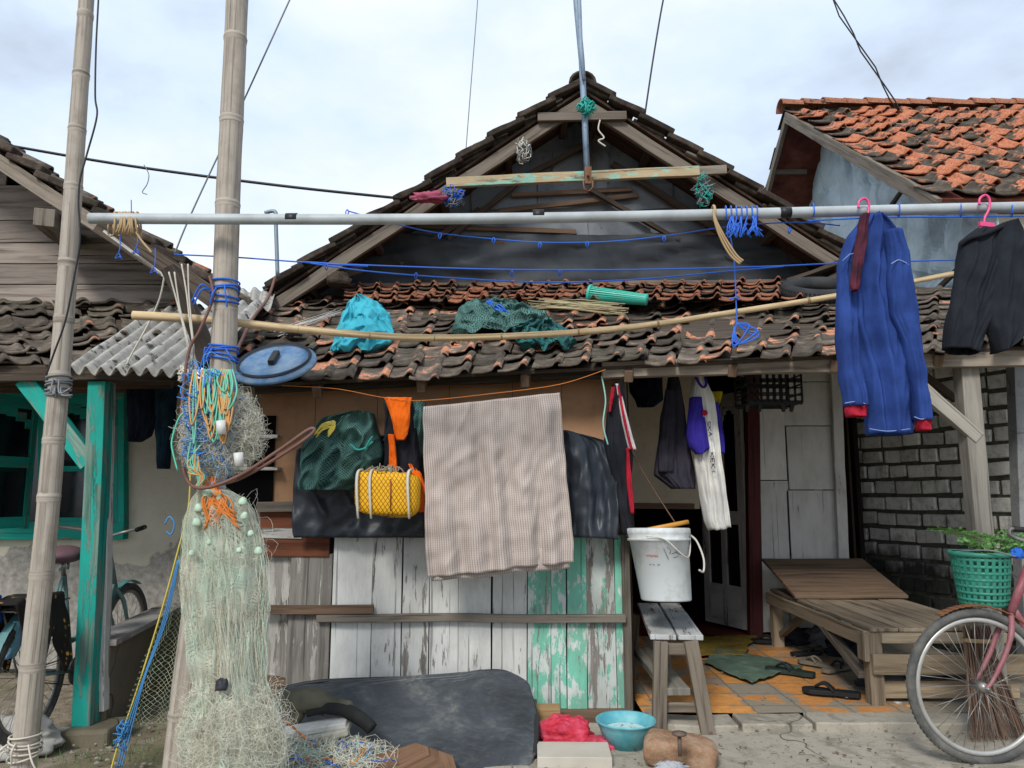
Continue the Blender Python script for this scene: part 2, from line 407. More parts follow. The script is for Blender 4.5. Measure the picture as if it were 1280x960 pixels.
TILE_D=tilemat('tile_dark',.88); TILE_P=tilemat('tile_porch',.735,.3,('#8a5a44','#bd8468','#d9ab90')); TILE_O=tilemat('tile_orange',.60,.15); TILE_T=tilemat('tile_new',.52,.1,('#6f4a3a','#94634c','#b58a70')); TILE_V=tilemat('tile_verge',.93,.2,('#5f4034','#80543f','#9a7460'),('#231d1a','#3f3530','#5f544b'))
BLACKV=plain('gap_shade_black','#0c0b0b',1,.05,bump=0)  # flat near-black, the shade of open gaps put into the colour
def plaster():
    k=M('stained_plaster',.9,.15); o=k.coord('Object'); n1=k.noise(o,1.6,10,.65); n2=k.noise(o,22,6,.65); z=k.sep(o)[2]
    lowm=k.step(k.math('ADD',z,k.math('MULTIPLY',k.math('SUBTRACT',n1,.5),1.2)),.80,.77)
    c=k.mix(k.step(n1,.4,.7),S('#c3beae'),S('#a8a294')); c=k.mix(k.math('MULTIPLY',k.step(n2,.66,.7),.6),c,S('#5c554c'))
    lo=k.ramp(n2,[(.3,S('#78756f')),(.6,S('#9f9b93')),(.8,S('#bab6ae'))])
    k.color(k.mix(lowm,c,lo)); k.bump(k.math('SUBTRACT',n2,lowm),.5,.01); return k.m
PLASTER=plaster()
def board(name,a,b,seam=None):
    k=M(name,.85,.2); o=k.coord('Object'); n1=k.noise(o,1.7,8,.65); n2=k.noise(o,14,6,.7)
    c=k.mix(k.step(n1,.35,.7),S(a),S(b)); c=k.mix(k.math('MULTIPLY',k.step(n2,.52,.75),.3),c,tuple(q*.5 for q in S(b)[:3])+(1,))
    k.color(c); k.bump(n2,.25,.005); return k.m
PLY=board('brown_plywood','#ad8766','#8f6c52'); CREAM=board('cream_panel','#c6bba6','#aba08d'); WPANEL=wood('white_boards',light='#a09b92',dark='#7e776e',paint='#d8d7d2',thr=.27,dirt=.22)
def sheetmat(name,a,b,c_,rust=.68,rough=.45,metal=.35,sc=3):
    k=M(name,rough,.4,metal); o=k.coord('Object'); n1=k.noise(o,sc,8,.65,.5); n2=k.noise(o,12,8,.7)
    c=k.ramp(n1,[(.3,S(a)),(.5,S(b)),(.72,tuple(q*1.2 for q in S(b)[:3]))]); c=k.mix(k.step(k.math('ADD',k.math('MULTIPLY',n1,.5),k.math('MULTIPLY',n2,.6)),rust,rust+.06),c,S(c_))
    k.color(c); k.bump(n2,.3,.01); return k.m
GSHEET=sheetmat('grey_gable_sheet','#4c5157','#70767c','#6c4c3a',.66,.7,0)
BSHEET=sheetmat('blue_zinc_sheet','#96abb5','#b9cad1','#6a6258',.70,.5,0)
ASB=sheetmat('asbestos_sheet','#6f6d68','#a3a099','#3b3a35',.60,.9,0,6)
TARP=sheetmat('black_tarp','#1c2026','#2c323a','#4a5058',.74,.42,0,2)
HDPE=sheetmat('black_hdpe','#2a2d31','#474b50','#8d897c',.60,.5,0,3)
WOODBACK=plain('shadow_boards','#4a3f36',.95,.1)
# ------------------------------------------------------------------ ground
def groundmat():
    k=M('dirt_ground',.95,.1); o=k.coord('Object'); n1=k.noise(o,.9,8,.6); n2=k.noise(o,9,8,.7); n3=k.noise(o,60,4,.6)
    c=k.ramp(n2,[(.3,S('#5e5648')),(.5,S('#857b6b')),(.75,S('#a59a88'))]); c=k.mix(k.step(n1,.5,.62),c,S('#6f6b52'))
    k.color(k.mix(k.math('MULTIPLY',k.step(n3,.6,.66),.6),c,S('#3e3830'))); k.bump(k.math('ADD',n2,k.math('MULTIPLY',n3,.5)),.8,.02); return k.m
def concmat(name,a='#8a8478',b='#b0a99b'):
    k=M(name,.9,.2); o=k.coord('Object'); n1=k.noise(o,1.3,8,.6); n2=k.noise(o,13,8,.7)
    vo=k.n('ShaderNodeTexVoronoi'); vo.feature='DISTANCE_TO_EDGE'; vo.inputs['Scale'].default_value=1.1; nn=k.n('ShaderNodeTexNoise'); nn.inputs['Scale'].default_value=3; k.t.links.new(o,nn.inputs['Vector'])
    va=k.n('ShaderNodeVectorMath'); va.operation='MULTIPLY_ADD'; k.put(va.inputs[0],nn.outputs['Color']); va.inputs[1].default_value=(.5,.5,.5); k.put(va.inputs[2],o); k.t.links.new(va.outputs[0],vo.inputs['Vector'])
    cm=k.math('MULTIPLY',k.step(vo.outputs['Distance'],.008,.002),k.step(n1,.45,.55))
    c=k.mix(n1,S(a),S(b)); c=k.mix(k.math('MULTIPLY',k.step(n2,.5,.72),.5),c,S('#6b655a')); n5=k.noise(o,3.4,8,.75,.6); c=k.mix(k.math('MULTIPLY',k.step(n5,.52,.6),.45),c,S('#5f5a4e')); c=k.mix(k.math('MULTIPLY',k.step(k.noise(o,70,3),.62,.68),.5),c,S('#57514a')); c=k.mix(k.math('MULTIPLY',cm,.8),c,S('#3c382f'))
    k.color(c); k.bump(k.math('SUBTRACT',n2,k.math('MULTIPLY',cm,1)),.5,.012); return k.m
mb=MB()
def gf(u,v):
    x=lerp(-9,9,u); y=lerp(.2,16,v); return Vector((x,y,-.03+.025*nz((x,y,0),1.3)+.008*nz((x,y,0),7)))
mb.grid(gf,150,140); struct('ground',mb,groundmat())
mb=MB(); mb.quad((-200,-60,-.075),(200,-60,-.075),(200,300,-.075),(-200,300,-.075)); struct('far_ground',mb,groundmat())
CONC=concmat('old_concrete')
mb=MB()
def cf(u,v):
    x=lerp(-.1+.1*math.sin(v*9),4.6,u); y=lerp(2.4,4.42,v); return Vector((x,y,.012+.006*nz((x,y,3),3)))
mb.grid(cf,80,50); struct('concrete_apron',mb,CONC)
def tilefloor():
    k=M('orange_floor_tiles',.5,.4); o=k.coord('Object'); s_=k.sep(o); n1=k.noise(o,3.2,8,.65,.4); n2=k.noise(o,18,8,.7)
    wob=k.math('MULTIPLY',k.math('SUBTRACT',n2,.5),.05)
    cx=k.math('MULTIPLY',k.math('ADD',s_[0],wob),3.6); cy=k.math('MULTIPLY',k.math('ADD',s_[1],wob),3.9)
    wn_=k.n('ShaderNodeTexWhiteNoise'); cb=k.n('ShaderNodeCombineXYZ'); k.put(cb.inputs[0],k.math('FLOOR',cx)); k.put(cb.inputs[1],k.math('FLOOR',cy)); k.t.links.new(cb.outputs[0],wn_.inputs['Vector'])
    e1=k.math('MAXIMUM',k.math('ABSOLUTE',k.math('SUBTRACT',k.math('FRACT',cx),.5)),k.math('ABSOLUTE',k.math('SUBTRACT',k.math('FRACT',cy),.5)))
    j=k.step(e1,.475,.487)
    c=k.mix(wn_.outputs['Value'],S('#c08048'),S('#e0a05a')); c=k.mix(k.math('MULTIPLY',k.step(n2,.4,.7),.5),c,S('#8b5a33'))
    wear=k.step(k.math('ADD',n1,k.math('ADD',k.math('MULTIPLY',k.math('SUBTRACT',wn_.outputs['Value'],.5),-.22),k.math('MULTIPLY',k.step(e1,.3,.5),.09))),.56,.60)
    wear=k.math('MAXIMUM',wear,k.step(k.math('ADD',s_[0],k.math('MULTIPLY',k.math('SUBTRACT',n1,.5),1.6)),2.05,2.25))
    c=k.mix(wear,c,k.mix(n2,S('#7f7768'),S('#a39a8b'))); c=k.mix(k.math('MULTIPLY',j,.7),c,S('#6c6153'))
    k.color(c); k.bump(k.math('SUBTRACT',n2,j),.4,.008); return k.m
mb=MB(); a=G(800,915,.05)
def pf(u,v):
    x=lerp(.74,3.35,u); y=lerp(4.47,6.72,v); 
    return Vector((x,y,.05+.004*nz((x,y,3),3)))
mb.grid(pf,40,30); struct('porch_floor',mb,tilefloor())
# raised concrete step edge, broken slabs
mb=MB()
for x0,x1 in ((.76,1.22),(1.24,1.62),(1.64,2.25),(2.27,3.3)):
    mb.bar((x0,4.36,.02),(x1,4.36+rr(-.01,.01),.02),.2,.066,seg=8,warp=.012)
struct('porch_step',mb,CONC,mods=(('bevel',.008),))
mb=MB(); mb.quad((.6,6.72,.06),(3.1,6.72,.06),(3.1,9.4,.06),(.6,9.4,.06)); struct('room_floor',mb,plain('red_floor','#6b2522',.6,.3,dirt='#3a1716'))
# ------------------------------------------------------------------ tiles
def tile_patch(mb, A,B,C,D, pitch=.21, expo=.27, sag=.02, jit=1.0, seed=0, th=.014, ns=10, rollh=.032, lift=.03, pan=.70):
    SX=[0,.18,.36,.54,.66,.72,.78,.85,.92,.97,1.0] if pan>.6 else [i/10 for i in range(11)]
    """A eave-left, B eave-right, C top-right, D top-left; real pantiles one by one"""
    A,B,C,D=map(Vector,(A,B,C,D)); W=((B-A).length+(C-D).length)/2; H=((D-A).length+(C-B).length)/2
    nc=max(1,round(W/pitch)); nr=max(1,round(H/expo)); N=(B-A).cross(D-A).normalized()
    if N.z<0: N=-N
    def at(u,v): 
        p=lerp(lerp(A,B,u),lerp(D,C,u),v); return p+N*(sag*mn.noise(Vector((u*W*.9+seed,v*H*1.1,seed))))
    for r in range(nr):
        for c in range(nc):
            du=rr(-.1,.1)*jit/nc; dv=rr(-.08,.08)*jit/nr; tl=rr(-.012,.012)*jit; tw=rr(-.05,.05)*jit; rn=random.random()
            top=[];bot=[]
            for k in range(3):
                t=k/2; row=[]
                for i in range(ns+1):
                    s_=SX[i]
                    if s_<pan: h=-.008*math.sin(s_/pan*math.pi)
                    else: h=rollh*math.sin((s_-pan)/(1.02-pan)*math.pi)**.75 if s_<1.0 else rollh*.25
                    u=(c+s_*1.03)/nc+du+tw*(t-.5)/nc*.5; v=(r+t*1.12)/nr+dv
                    p=at(min(max(u,-.1),1.1),min(v,1.06))
                    row.append(p+N*(h+lift*(1-t)+.012+tl*(1-t)+tl*(s_-.5)+.003*mn.noise(p*30)))
                top.append(row); bot.append([q-N*th for q in row])
            vs=[];fs=[];uvs={}
            for row in top: vs+=row
            for row in bot: vs+=row
            n1_=ns+1; off=3*n1_
            for k in range(2):
                for i in range(ns):
                    a=k*n1_+i
                    uvs[len(fs)]=[(SX[i],k*.5),(SX[i+1],k*.5),(SX[i+1],k*.5+.5),(SX[i],k*.5+.5)]; fs.append((a,a+1,a+1+n1_,a+n1_))
                    uvs[len(fs)]=[(i/ns,0)]*4; fs.append((off+a+n1_,off+a+n1_+1,off+a+1,off+a))
                for a in (k*n1_,k*n1_+ns):
                    uvs[len(fs)]=[(.1,0)]*4; fs.append((a,a+n1_,off+a+n1_,off+a))
            for i in range(ns):
                uvs[len(fs)]=[(i/ns,0)]*4; fs.append((i,off+i,off+i+1,i+1))
            mb.add(vs,fs,uvs,rn,True)
def ridge_caps(mb, p0, p1, n, r=.11, droop=.03):
    p0=Vector(p0);p1=Vector(p1); d=(p1-p0); L=d.length/n; d.normalize(); sd=d.cross(Vector((0,0,1))).normalized(); up=sd.cross(d)
    for i in range(n):
        a=p0+d*(i*L-.03); b=p0+d*((i+1)*L+.03); rn=random.random(); wob=up*rr(-.01,.02)
        vs=[];fs=[]; 
        for e,(c,q) in enumerate(((a,r*1.1),(lerp(a,b,.5),r),(b,r*.92))):
            for k in range(9):
                t=math.pi*(k/8); vs.append(c+wob+sd*math.cos(t)*q*1.1+up*(math.sin(t)*q-droop))
            for k in range(9):
                t=math.pi*(k/8); vs.append(c+wob+sd*math.cos(t)*(q-.018)*1.1+up*(math.sin(t)*(q-.018)-droop))
        for e in range(2):
            o=e*18
            for k in range(8):
                fs.append((o+k,o+k+1,o+k+19,o+k+18)); fs.append((o+9+k,o+27+k,o+28+k,o+10+k))
        for o in (0,36):
            for k in range(8): fs.append((o+k,o+9+k,o+10+k,o+k+1))
        mb.add(vs,fs,{i:[(.8,0)]*4 for i in range(len(fs))},rn,True)
# ------------------------------------------------------------------ MAIN HOUSE
EL=P(262,486,4.3); ER=P(1310,433,4.3); TR=P(1310,362,6.6); TL=P(318,372,6.6)
# the porch eave really runs straight, sagging a little to the left
PN=(ER-EL).cross(TL-EL).normalized()
if PN.z<0: PN=-PN
def R(px,py,off=0.0):                      # a point lying on the porch roof
    d=ray(px,py); o=Vector((0,0,EYE)); t=(EL-o).dot(PN)/d.dot(PN); return o+d*t+PN*off
H=Thing('fishing_house','old plank house with a mossy tiled gable, peeling green boards and a tiled porch','house',(0.7,4.6,0))
mb=MB()
YW=4.62
zb=0.06; topz=P(500,672,YW).z
# white and green planks of the low wall
xs=[410,462,500,535,572,614,659]; 
def plank(mb,x0,x1,y_top,y_bot,Y,t=.02):
    a=P(x0,y_bot,Y); b=P(x1,y_bot,Y); c=P(x0,y_top,Y)
    w=(b.x-a.x)-rr(.003,.008); m=(a.x+b.x)/2
    mb.bar((m,Y+rr(-.004,.004),a.z+rr(0,.02)),(m+rr(-.006,.006),Y,c.z),w,t,up=(0,1,0),warp=.004)
for i in range(6): plank(mb,xs[i],xs[i+1],668,884,YW)
H.part('plank_wall',mb,W_WHITE,mods=(('bevel',.003),))
mb=MB(); gs=[659,689,709,735,772,786]
for i in range(5): plank(mb,gs[i],gs[i+1],668+rr(0,4),888,YW)
H.part('plank_panel',mb,W_GREEN,mods=(('bevel',.003),),label='wall planks with peeling green paint')
mb=MB(); plank(mb,325,358,690,856,YW+.03); plank(mb,357,411,692,858,YW+.0,.035)
each(H,'grey_plank',mb,GREYP,mods=BV,label='bare weathered grey planks')
mb=MB(); mb.bar(P(325,680,YW-.02),P(412,681,YW-.02),.14,.02,up=(0,1,0),warp=.003) ; mb.bar(P(325,648,YW-.0),P(372,648,YW),.12,.02,up=(0,1,0))
each(H,'red_plank',mb,W_RED,mods=BV)
mb=MB(); mb.bar(P(328,666,YW-.03),P(378,667,YW-.03),.06,.02,up=(0,1,0),warp=.002); H.part('white_batten',mb,W_WPALE,mods=BV)
mb=MB(); mb.bar(P(396,772,YW-.04),P(782,773,YW-.04),.04,.045,warp=.006); H.part('dark_batten',mb,W_GREY,mods=BV)
mb=MB(); mb.bar(P(325,762,YW-.05),P(467,761,YW-.05),.035,.05,warp=.004); H.part('batten',mb,W_BROWN,mods=BV)
mb=MB(); mb.bar(P(668,897,YW-.03),P(790,897,YW-.03),.05,.09,warp=.006); mb.bar(P(320,860,YW),P(670,890,YW),.03,.15); each(H,'sill_board',mb,W_BROWN,mods=BV)
# upper brown plywood wall with seams
mb=MB()
pw=[(324,392,486,640),(393,470,486,672),(471,560,486,672),(561,640,484,672),(641,702,480,672),(703,776,474,672)]
for x0,x1,y0,y1 in pw:
    a=P(x0,y1,YW+.05);b=P(x1,y0-14,YW+.05); mb.block((P(x0,570,YW+.05).x,YW+.04,a.z),(P(x1+1,570,YW+.05).x-.003,YW+.055,b.z))
H.part('plywood_wall',mb,PLY)
mb=MB(); mb.bar(P(322,634,YW-.03),P(395,633,YW-.03),.05,.06,warp=.006); mb.bar(P(777,470,YW),P(786,905,YW),.05,.05,up=(0,1,0),warp=.004); each(H,'wall_stud',mb,W_GREY,mods=BV)
# backing behind the plank wall: dark inner room
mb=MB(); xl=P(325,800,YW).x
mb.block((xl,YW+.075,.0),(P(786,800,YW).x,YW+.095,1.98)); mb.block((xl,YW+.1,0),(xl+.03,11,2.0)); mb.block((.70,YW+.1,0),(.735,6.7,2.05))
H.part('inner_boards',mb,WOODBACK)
# louvre window stub at the left corner
mb=MB(); 
for y in (546,586): mb.bar(P(288,y,YW),P(350,y,YW),.10,.02)
each(H,'louvre_slat',mb,W_WPALE,mods=BV)
mb=MB(); a=P(282,640,YW+.04); b=P(346,520,YW+.04); mb.block((a.x,YW+.02,a.z),(b.x,YW+.03,b.z)); H.part('painted_gap_panel',mb,BLACKV)  # solid black panel, painted to stand for the unlit gap behind the slats
# porch back wall (Y 6.7)
YB=6.72
mb=MB()
def pan(mb,x0,y0,x1,y1,Y,t=.02):
    a=P(x0,y1,Y);b=P(x1,y0,Y); m=(a.z+b.z)/2; mb.bar(((a.x+b.x)/2,Y,a.z),((a.x+b.x)/2,Y,b.z),(b.x-a.x)-.006,t,up=(0,1,0))
for r_ in ((940,478,978,600),(979,478,1040,532),(940,601,985,700),(986,533,1042,612),(986,613,1046,700),(944,701,985,790),(986,701,1050,790),(940,440,1060,477)):
    pan(mb,*r_,YB)
H.part('white_back_wall',mb,WPANEL,mods=(('bevel',.003),))
mb=MB(); mb.bar(P(1058,790,YB-.04),P(1043,452,YB-.04),.09,.05,up=(0,1,0),warp=.006); H.part('corner_post',mb,W_WPALE,mods=BV)
mb=MB(); pan(mb,735,440,868,636,YB); H.part('cream_panel',mb,CREAM)
mb=MB(); mb.bar(P(770,632,YB-.02),P(868,633,YB-.02),.02,.05); H.part('panel_batten',mb,W_BROWN,mods=BV)
mb=MB(); mb.bar(P(944,800,YB-.05),P(939,440,YB-.05),.11,.09,up=(0,1,0),warp=.003); mb.bar(P(868,448,YB),P(940,448,YB),.08,.1); H.part('door_frame',mb,W_MAROON,mods=BV)
# dark room behind
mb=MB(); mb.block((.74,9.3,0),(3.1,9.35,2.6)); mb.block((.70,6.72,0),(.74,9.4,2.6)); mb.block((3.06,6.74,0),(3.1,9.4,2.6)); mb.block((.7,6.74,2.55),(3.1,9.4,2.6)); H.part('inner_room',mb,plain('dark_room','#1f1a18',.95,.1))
# door leaf: stiles, rails, glazed slots
D0=P(938,793,6.74); D1=Vector((D0.x-.24,D0.y+.50,D0.z)); D0.z=D1.z=.08
dd=(D1-D0).normalized(); Ld=(D1-D0).length; mb=MB()
def dv(t,z): return D0+dd*(t*Ld)+Vector((0,0,z-.08))
nrm=dd.cross(Vector((0,0,1)))
for t in (.06,.5,.94): mb.bar(dv(t,.09),dv(t,2.18),.09 if t!=.5 else .07,.035,up=nrm,warp=.001)
for z,hh in ((.27,.36),(1.05,.12),(2.12,.12)): mb.bar(dv(.1,z),dv(.9,z),.033,hh,up=(0,0,1))
for z,s_ in ((1.9,1),): 
    for k in range(7):
        q=(k-3)/3; mb.bar(dv(.28+q*.16-.03,2.06-.10*q*q),dv(.28+q*.16+.03,2.06-.10*q*q),.03,.06); mb.bar(dv(.72+q*.16-.03,2.06-.10*q*q),dv(.72+q*.16+.03,2.06-.10*q*q),.03,.06)
door=H.part('door',mb,W_DOOR,mods=(('bevel',.004),))
mb=MB(); mb.bar(dv(.08,1.2),dv(.92,1.2),.006,1.7); H.part('door_glass',mb,plain('dark_glass','#15161a',.15,.5,bump=0),parent=door)
# porch roof tiles
mb=MB(); tile_patch(mb,EL,ER,TR,TL,.205,.24,sag=.04,jit=1.7,seed=3,rollh=.026,lift=.015,th=.011)
PT=H.part('porch_roof',mb,TILE_P)
mb=MB(); tile_patch(mb,R(430,386,.035),R(1000,384,.035),P(1000,358,6.66)+Vector((0,0,.03)),P(430,361,6.66)+Vector((0,0,.03)),.16,.21,sag=.015,seed=8,rollh=.034,jit=1.2)
H.part('newer_tile_rows',mb,TILE_T,label='orange newer tiles along the top of the porch roof')
mb=MB(); q=PN*-.03
for k in range(9):
    t=k/8+.0; mb.bar(lerp(EL,ER,t)+q*2.2+(TL-EL)*.012,lerp(TL,TR,t)+q*2.2,.05,.07,up=PN,warp=.004)
each(H,'porch_rafter',mb,W_BROWN,mods=BV)
mb=MB(); mb.add([EL+q*.3+(TL-EL)*.03,ER+q*.3+(TR-ER)*.03,TR+q*.3,TL+q*.3,EL+q+(TL-EL)*.03,ER+q+(TR-ER)*.03,TR+q,TL+q],[(0,1,2,3),(7,6,5,4),(0,4,5,1),(3,2,6,7),(0,3,7,4),(1,5,6,2)],{i:[(0,0),(4,0),(4,2.5),(0,2.5)] for i in range(6)}); H.part('roof_battens',mb,W_DARK)
mb=MB(); mb.bar(P(752,463,4.42),P(1310,447,4.42),.07,.095,warp=.008); H.part('porch_beam',mb,wood('beam_wood',light='#a3988a',dark='#62564a'),mods=BV)
mb=MB(); mb.bar(P(320,486,4.5),P(770,466,4.5),.05,.06,warp=.01); H.part('eave_batten',mb,W_DARK,mods=BV)
for px_,py_ in ((352,497),(618,468)):
    pass
mb=MB(); mb.bar(P(1231,716,4.5)+Vector((0,0,-.85)),P(1206,452,4.5),.105,.10,up=(0,1,0),warp=.006); H.part('porch_post',mb,POSTG,mods=BV)
mb=MB(); mb.bar(P(1222,548,4.47),P(1142,476,4.47),.08,.05,up=(0,1,0),warp=.004); H.part('post_brace',mb,POSTG,mods=BV)
mb=MB(); mb.bar(P(1195,500,4.9),P(1150,466,4.9),.05,.04,warp=.01); H.part('loose_batten',mb,W_DARK,mods=BV)
# main gable roof
YV=6.15; YR=11.0
AP=P(728,107,YV); LE=P(338,366,YV); RE=P(1098,345,YV)
def bk(p,y): return Vector((p.x,y,p.z))
mb=MB(); tile_patch(mb,bk(LE,YR),LE,AP,bk(AP,YR),.235,.275,sag=.03,jit=1.6,seed=11,th=.02,rollh=.04,lift=.035)
tile_patch(mb,RE,bk(RE,YR),bk(AP,YR),AP,.235,.275,sag=.03,jit=1.6,seed=17,th=.02,rollh=.04,lift=.035)
ridge_caps(mb,AP+Vector((0,-.0,.04)),bk(AP,YR)+Vector((0,0,.04)),14,.10,.03)
H.part('gable_roof',mb,TILE_D)
# verge tiles lying over the edge (stepped outline)
mb=MB()
for (E,sg) in ((LE,-1),(RE,1)):
    d=(AP-E); n_=10
    nn=d.normalized().cross(Vector((0,1,0))); nn= nn if nn.z>0 else -nn
    for k in range(n_):
        a=lerp(E,AP,(k+.02)/n_); b=lerp(E,AP,(k+1.12)/n_)
        o=nn*(.045); mb.bar(a+o*1.5+Vector((0,rr(-.03,.0),0)),b+o*.5+Vector((0,rr(-.03,.0),0)),.12,.05,up=nn,seg=5,warp=.014)
        mb.tube([a+o*1.9+Vector((0,.05,0)),b+o*1.0+Vector((0,.05,0))],.035,8)
H.part('verge_tiles',mb,TILE_V,mods=(('bevel',.01),))
mb=MB()
for E in (LE,RE):
    d=(AP-E).normalized(); nn=d.cross(Vector((0,1,0))); nn= nn if nn.z>0 else -nn
    a=E+nn*-.02; b=AP+nn*-.02; 
    mb.add([a,b,bk(b,YR),bk(a,YR),a-nn*.02,b-nn*.02,bk(b-nn*.02,YR),bk(a-nn*.02,YR)],[(0,1,2,3),(7,6,5,4),(0,4,5,1),(3,2,6,7),(0,3,7,4),(1,5,6,2)],{i:[(0,0),(3,0),(3,4),(0,4)] for i in range(6)})
H.part('roof_underside',mb,wood('underside',light='#4d3a30',dark='#1f1814'))
mb=MB()
for E,sx in ((LE,-1),(RE,1)):
    d=(AP-E).normalized(); nn=d.cross(Vector((0,1,0))); nn= nn if nn.z>0 else -nn
    for Y_ in (YV+.03,):
        a=bk(E,Y_)-nn*.10; b=bk(AP,Y_)-nn*.12-d*.05; mb.bar(a-d*.25,b,.05,.10,up=nn,warp=.008)
each(H,'bargeboard',mb,W_RAFT,mods=BV)
mb=MB()
for E in (LE,RE):
    d=(AP-E).normalized(); nn=d.cross(Vector((0,1,0))); nn= nn if nn.z>0 else -nn
    for t in (.08,.3,.52,.74,.93):
        c=lerp(E,AP,t)-nn*.075; mb.bar(bk(c,YV+.06),bk(c,6.85),.06,.06,warp=.004)
each(H,'purlin',mb,W_DARK,mods=BV)
mb=MB(); mb.bar(P(672,147,YV-.03),P(783,145,YV-.03),.04,.075,warp=.004); H.part('collar_board',mb,W_RAFT,mods=BV)
# gable wall
YG=6.72
mb=MB()
pts=[P(352,368,YG),P(728,128,YG),P(1078,346,YG),P(1078,372,YG),P(352,378,YG)]
pts2=[bk(p,YG+.05) for p in pts]
mb.add(pts+pts2,[(0,1,2,3,4),(9,8,7,6,5)],None); 
H.part('gable_wall',mb,GSHEET)
mb=MB()
for (x0,y0,x1,y1) in ((590,232,672,262),(673,228,760,256),(761,232,842,262),(640,270,735,298),(736,274,812,300),(560,268,638,300),(690,190,760,228)):
    a=P(x0,y1,YG-.02);b=P(x1,y0,YG-.02); mb.bar(((a.x+b.x)/2,YG-rr(.01,.03),a.z),((a.x+b.x)/2+rr(-.02,.02),YG-.02,b.z),b.x-a.x,.006,up=(0,1,0),warp=.012)
each(H,'patch_sheet',mb,GSHEET)
mb=MB()
for (x0,y0,x1,y1) in ((623,264,798,244),(528,309,900,291),(640,244,790,236),(505,282,720,290)): mb.bar(P(x0,y0,YG-.06),P(x1,y1,YG-.06),.025,.045,up=(0,0,1),warp=.004)
each(H,'gable_batten',mb,W_BROWN,mods=BV)
mb=MB(); 
for (x0,y0,x1,y1,w_) in ((560,300,650,225,.05),(648,225,735,180,.05),(765,205,900,290,.06),(735,235,850,300,.04),(905,225,1010,345,.07),(940,230,1060,330,.05),(500,330,600,262,.05)): mb.bar(P(x0,y0,YG-.1),P(x1,y1,YG-.1),.05,w_,warp=.01)
mb.bar(P(735,140,YG-.12),P(735,222,YG-.12),.08,.08,up=(0,1,0))
each(H,'truss_brace',mb,W_DARK,mods=BV)
mb=MB(); mb.cloth([(294,470,1000),(310,450,1020),(335,436,1060),(358,430,1070)],YG-.09,amp=.03,fr=2.2,seed=4,closed=False,wr=.02,nu=70,nv=16,cr=.05); H.part('gable_tarp',mb,sheetmat('dusty_tarp','#24272b','#363b40','#5c6062',.72,.75,0,2),mods=(('solid',.004),),label='black tarpaulin nailed across the foot of the gable')
mb=MB(); mb.bar(P(432,357,YG-.15),P(985,352,YG-.15),.04,.035,warp=.004); H.part('tarp_batten',mb,W_RAFT,mods=BV)
mb=MB(); mb.bar(P(345,372,6.25),P(445,322,6.0)+Vector((0,.3,0)),.05,.07,warp=.01); mb.blob(P(424,352,6.1),(.1,.08,.08),.4,3,5,18,12); mb.bar(P(985,352,6.3),P(1050,330,6.1),.12,.03,warp=.02); mb.bar(P(1000,372,6.3),P(1060,338,6.1),.05,.06,warp=.01); each(H,'eave_scrap',mb,W_DARK)
# side walls of the upper part so the house is closed from the side
mb=MB(); mb.block((xl,10.9,0),(3.05,10.95,2.9)); mb.block((3.03,6.8,0),(3.05,10.95,2.9)); mb.block((xl-.5,6.8,1.9),(xl-.48,10.9,2.9)); H.part('rear_walls',mb,WOODBACK)
# ------------------------------------------------------------------ LEFT HOUSE
LH=Thing('teal_trim_house','stained plaster house with teal window and posts under a black tiled roof','house',(-3.4,5.7,0))
YL=5.75
mb=MB(); mb.block((-9,YL,0),(-1.62,YL+.12,2.15)); mb.block((-9,YL+.01,2.15),(-2.5,YL+.11,2.7))
LH.part('plaster_wall',mb,PLASTER)
TEALP=W_TEAL
def rect_bar(mb,pts,Y,w,t): 
    for i in range(len(pts)-1): mb.bar(P(*pts[i],Y),P(*pts[i+1],Y),w,t,up=(0,1,0))
YWn=YL-.03
mb=MB()
rect_bar(mb,[(-60,492),(158,492)],YWn,.10,.09); rect_bar(mb,[(-60,663),(158,663)],YWn,.13,.09); rect_bar(mb,[(150,492),(150,663)],YWn,.10,.085)
rect_bar(mb,[(58,492),(58,663)],YWn,.08,.085); rect_bar(mb,[(120,492),(120,663)],YWn,.05,.07)
wf=LH.part('window_frame',mb,TEALP,mods=BV)
mb=MB()
for x0,x1 in ((63,117),(124,146)):
    rect_bar(mb,[(x0+3,500),(x0+3,655)],YWn-.03,.05,.03); rect_bar(mb,[(x1-2,500),(x1-2,655)],YWn-.03,.05,.03); rect_bar(mb,[(x0,586),(x1,586)],YWn-.03,.04,.028); rect_bar(mb,[(x0,504),(x1,504)],YWn-.03,.06,.028); rect_bar(mb,[(x0,651),(x1,651)],YWn-.03,.05,.028)
    for k in range(7):
        q=(k-3)/3; xm=(x0+x1)/2; mb.bar(P(xm+q*(x1-x0)*.42-4,510+16*q*q,YWn-.035),P(xm+q*(x1-x0)*.42+4,510+16*q*q,YWn-.035),.02,.08)
LH.part('sash',mb,TEALP,parent=wf)
# one sash swung open towards the street
mb=MB(); h0=P(56,600,YWn); 
def sp(t,z): return Vector((h0.x-.12*t-.05, h0.y-.08-.62*t, z))
z0,z1=P(0,660,YWn).z,P(0,500,YWn).z
for t in (.04,.96): mb.bar(sp(t,z0),sp(t,z1),.06,.03,up=(1,0,0))
for z in (z0+.05,z1-.05,(z0+z1)/2): mb.bar(sp(0,z),sp(1,z),.03,.08)
for k in range(7):
    q=(k-3)/3; mb.bar(sp(.5+q*.4-.07,z1-.11-.09*q*q),sp(.5+q*.4+.07,z1-.11-.09*q*q),.025,.07)
os_=LH.part('open_sash',mb,TEALP,parent=wf,mods=BV)
mb=MB(); GL=plain('window_glass','#12161c',.12,.6,bump=0)
a=P(-60,655,YWn);b=P(150,500,YWn); mb.block((a.x,YWn-.008,a.z),(b.x,YWn-.002,b.z)); mb.bar(sp(.05,(z0+z1)/2),sp(.95,(z0+z1)/2),.006,z1-z0-.1)
